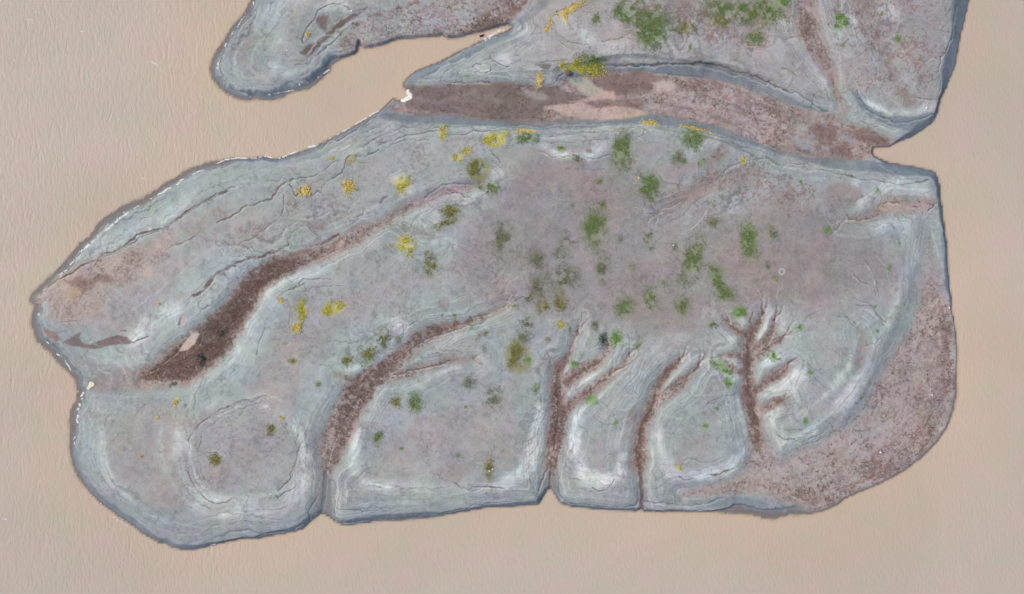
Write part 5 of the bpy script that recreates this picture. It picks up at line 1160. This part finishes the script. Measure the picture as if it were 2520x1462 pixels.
def flakes(name, x, y, r, mat, lift=0.012):
    """little domed blobs of froth sitting on water or mud"""
    n = len(x); k = 6
    a = np.arange(k)[None]*2*np.pi/k+rng.uniform(0, 6, (n, 1)); rr = r[:, None]*rng.uniform(0.55, 1.3, (n, k))
    zz = np.maximum(ground(x, y), 0.0)+lift
    c = np.stack([x, y, zz+r*0.35], 1)[:, None]
    ringv = np.stack([x[:, None]+np.cos(a)*rr, y[:, None]+np.sin(a)*rr, np.repeat((zz-0.02)[:, None], k, 1)], -1)
    V = np.concatenate([c, ringv], 1).reshape(-1, 3)
    tri = np.array([(0, 1+q, 1+(q+1) % k) for q in range(k)])
    F = (np.arange(n)[:, None, None]*(k+1)+tri[None]).reshape(-1, 3)
    return link(name, np_mesh(name, V, F, True), mat)
tag(flakes('shore_foam', qx, qy, qr, M_foam), 'white foam flecks washed along the windward shore', 'foam', kind='stuff')

# ------------------------------------------------------------------ single things
def slab(name, outline, thick, mat, label, cat, tilt=(0, 0), float_on=False, bevel=0.02, group=None):
    """a flat bevelled piece with an outline of its own, lying on the ground; outline in survey units"""
    c = np.mean(outline, 0); x0, y0, h0 = spot(*c)
    if float_on: h0 = 0.0
    P = [((px-c[0])*U, (c[1]-py)*U) for px, py in outline]
    n = len(P); V = []; rnd = random.Random(len(name)*7+n)
    for s, zz in ((1.0, -0.02), (1.0, thick-bevel), (1-bevel*2.2, thick)):
        for (px, py) in P:
            V.append((px*s, py*s, zz+px*tilt[0]+py*tilt[1]+(rnd.uniform(-.01, .01) if zz > 0 else 0)))
    bm_f = [tuple(range(n))[::-1]]
    for k in range(2):
        for q in range(n):
            bm_f.append((k*n+q, k*n+(q+1) % n, (k+1)*n+(q+1) % n, (k+1)*n+q))
    bm_f.append(tuple(range(2*n, 3*n)))
    me = bpy.data.meshes.new(name); me.from_pydata(V, [], bm_f); me.update()
    o = link(name, me, mat); o.location = (x0, y0, h0)
    return tag(o, label, cat, group)

T = lambda i, j, s: [(i*630+float(a.split(',')[0])/4, j*365.5+float(a.split(',')[1])/4) for a in s.split()]
slab('foam_board', T(0, 2, "885,833 905,833 922,842 936,858 930,872 908,884 890,896 876,915 856,906 866,880"), 0.10, M_cream, 'cream coloured angular board lying at the left shore where a gully meets the water', 'board', (0.03, 0.02))
slab('floating_crate', T(1, 0, "2198,352 2240,338 2246,352 2205,368"), 0.16, M_purple, 'small dark purple box floating in the narrow head of the inlet', 'box', float_on=True)
slab('white_stick', T(1, 0, "417,815 424,818 434,833 438,845 431,842 422,828"), 0.05, M_white, 'thin white stick on the lower shore of the upper left spit', 'stick')
slab('yellow_scrap', T(2, 2, "462,256 478,254 495,264 502,280 490,278 470,270"), 0.04, M_straw, 'pale yellow scrap lying on olive grass in the middle of the flat', 'litter')
slab('straw_strip', T(2, 1, "1250,264 1256,272 1253,290 1246,308 1240,292 1246,280"), 0.04, M_straw, 'curled straw strip left of the round grass patch near the top of the flat', 'litter')

def pebble(px, py, r, mat, label, name, cat, group=None, squash=0.6):
    x0, y0, h0 = spot(px, py); rnd = random.Random(int(px*3+py))
    V, F = [], []
    nu, nv = 9, 5
    for j in range(nv+1):
        ph = math.pi*j/nv
        for i in range(nu):
            a = 2*math.pi*i/nu; k = r*(1+rnd.uniform(-.18, .18))
            V.append((k*math.sin(ph)*math.cos(a), k*math.sin(ph)*math.sin(a)*0.8, k*math.cos(ph)*squash))
    for j in range(nv):
        for i in range(nu):
            F.append((j*nu+i, j*nu+(i+1) % nu, (j+1)*nu+(i+1) % nu, (j+1)*nu+i))
    me = bpy.data.meshes.new(name); me.from_pydata(V, [], F); me.update()
    o = link(name, me, mat); o.location = (x0, y0, h0+r*squash*0.55)
    return tag(o, label, cat, group)
pebble(1399, 181, 0.55, M_rock, 'brown boulder below the yellow grass on the upper channel bank', 'boulder', 'rock')
for px, py, r, lb in ((866, 27, .2, 'white pebble by the dark ridge on the upper left spit'), (706, 124, .12, 'tiny white pebble in the middle of the upper left spit'), (1205, 1159, .16, 'lower left of two white pebbles in the olive grass above the bottom shore'), (1212, 1155, .16, 'upper right of two white pebbles in the olive grass above the bottom shore'),
                      (2167, 1113, .18, 'white pebble on the brown apron near the lower right shore'), (2294, 972, .13, 'white pebble on the brown weed near the right shore'), (2336, 758, .13, 'white pebble at the very edge of the right shore'), (2280, 266, .16, 'white pebble on the pale rim of the upper right headland'), (1657, 604, .12, 'white pebble on the bare flat left of the tall grass patches')):
    pebble(px, py, r, M_white, lb, 'white_pebble', 'pebble', 'white pebbles')

# froth raft at the mouth of the dry channel
fx, fy, fr_ = [], [], []
for cx0, cy0, rx, ry, m in ((1005, 227, 3, 6, 40), (1010, 236, 4, 7, 70), (1003, 243, 6, 4, 60), (994, 248, 6, 3, 60)):
    for _ in range(m):
        a = random.random()*6.28; q = math.sqrt(random.random())
        x, y = plan(cx0+rx*q*math.cos(a), cy0+ry*q*math.sin(a)); fx.append(x); fy.append(y); fr_.append(random.uniform(.1, .2))
tag(flakes('foam_raft', np.array(fx), np.array(fy), np.array(fr_), M_foam, 0.03), 'lump of white froth caught in the mouth of the dry channel', 'foam')
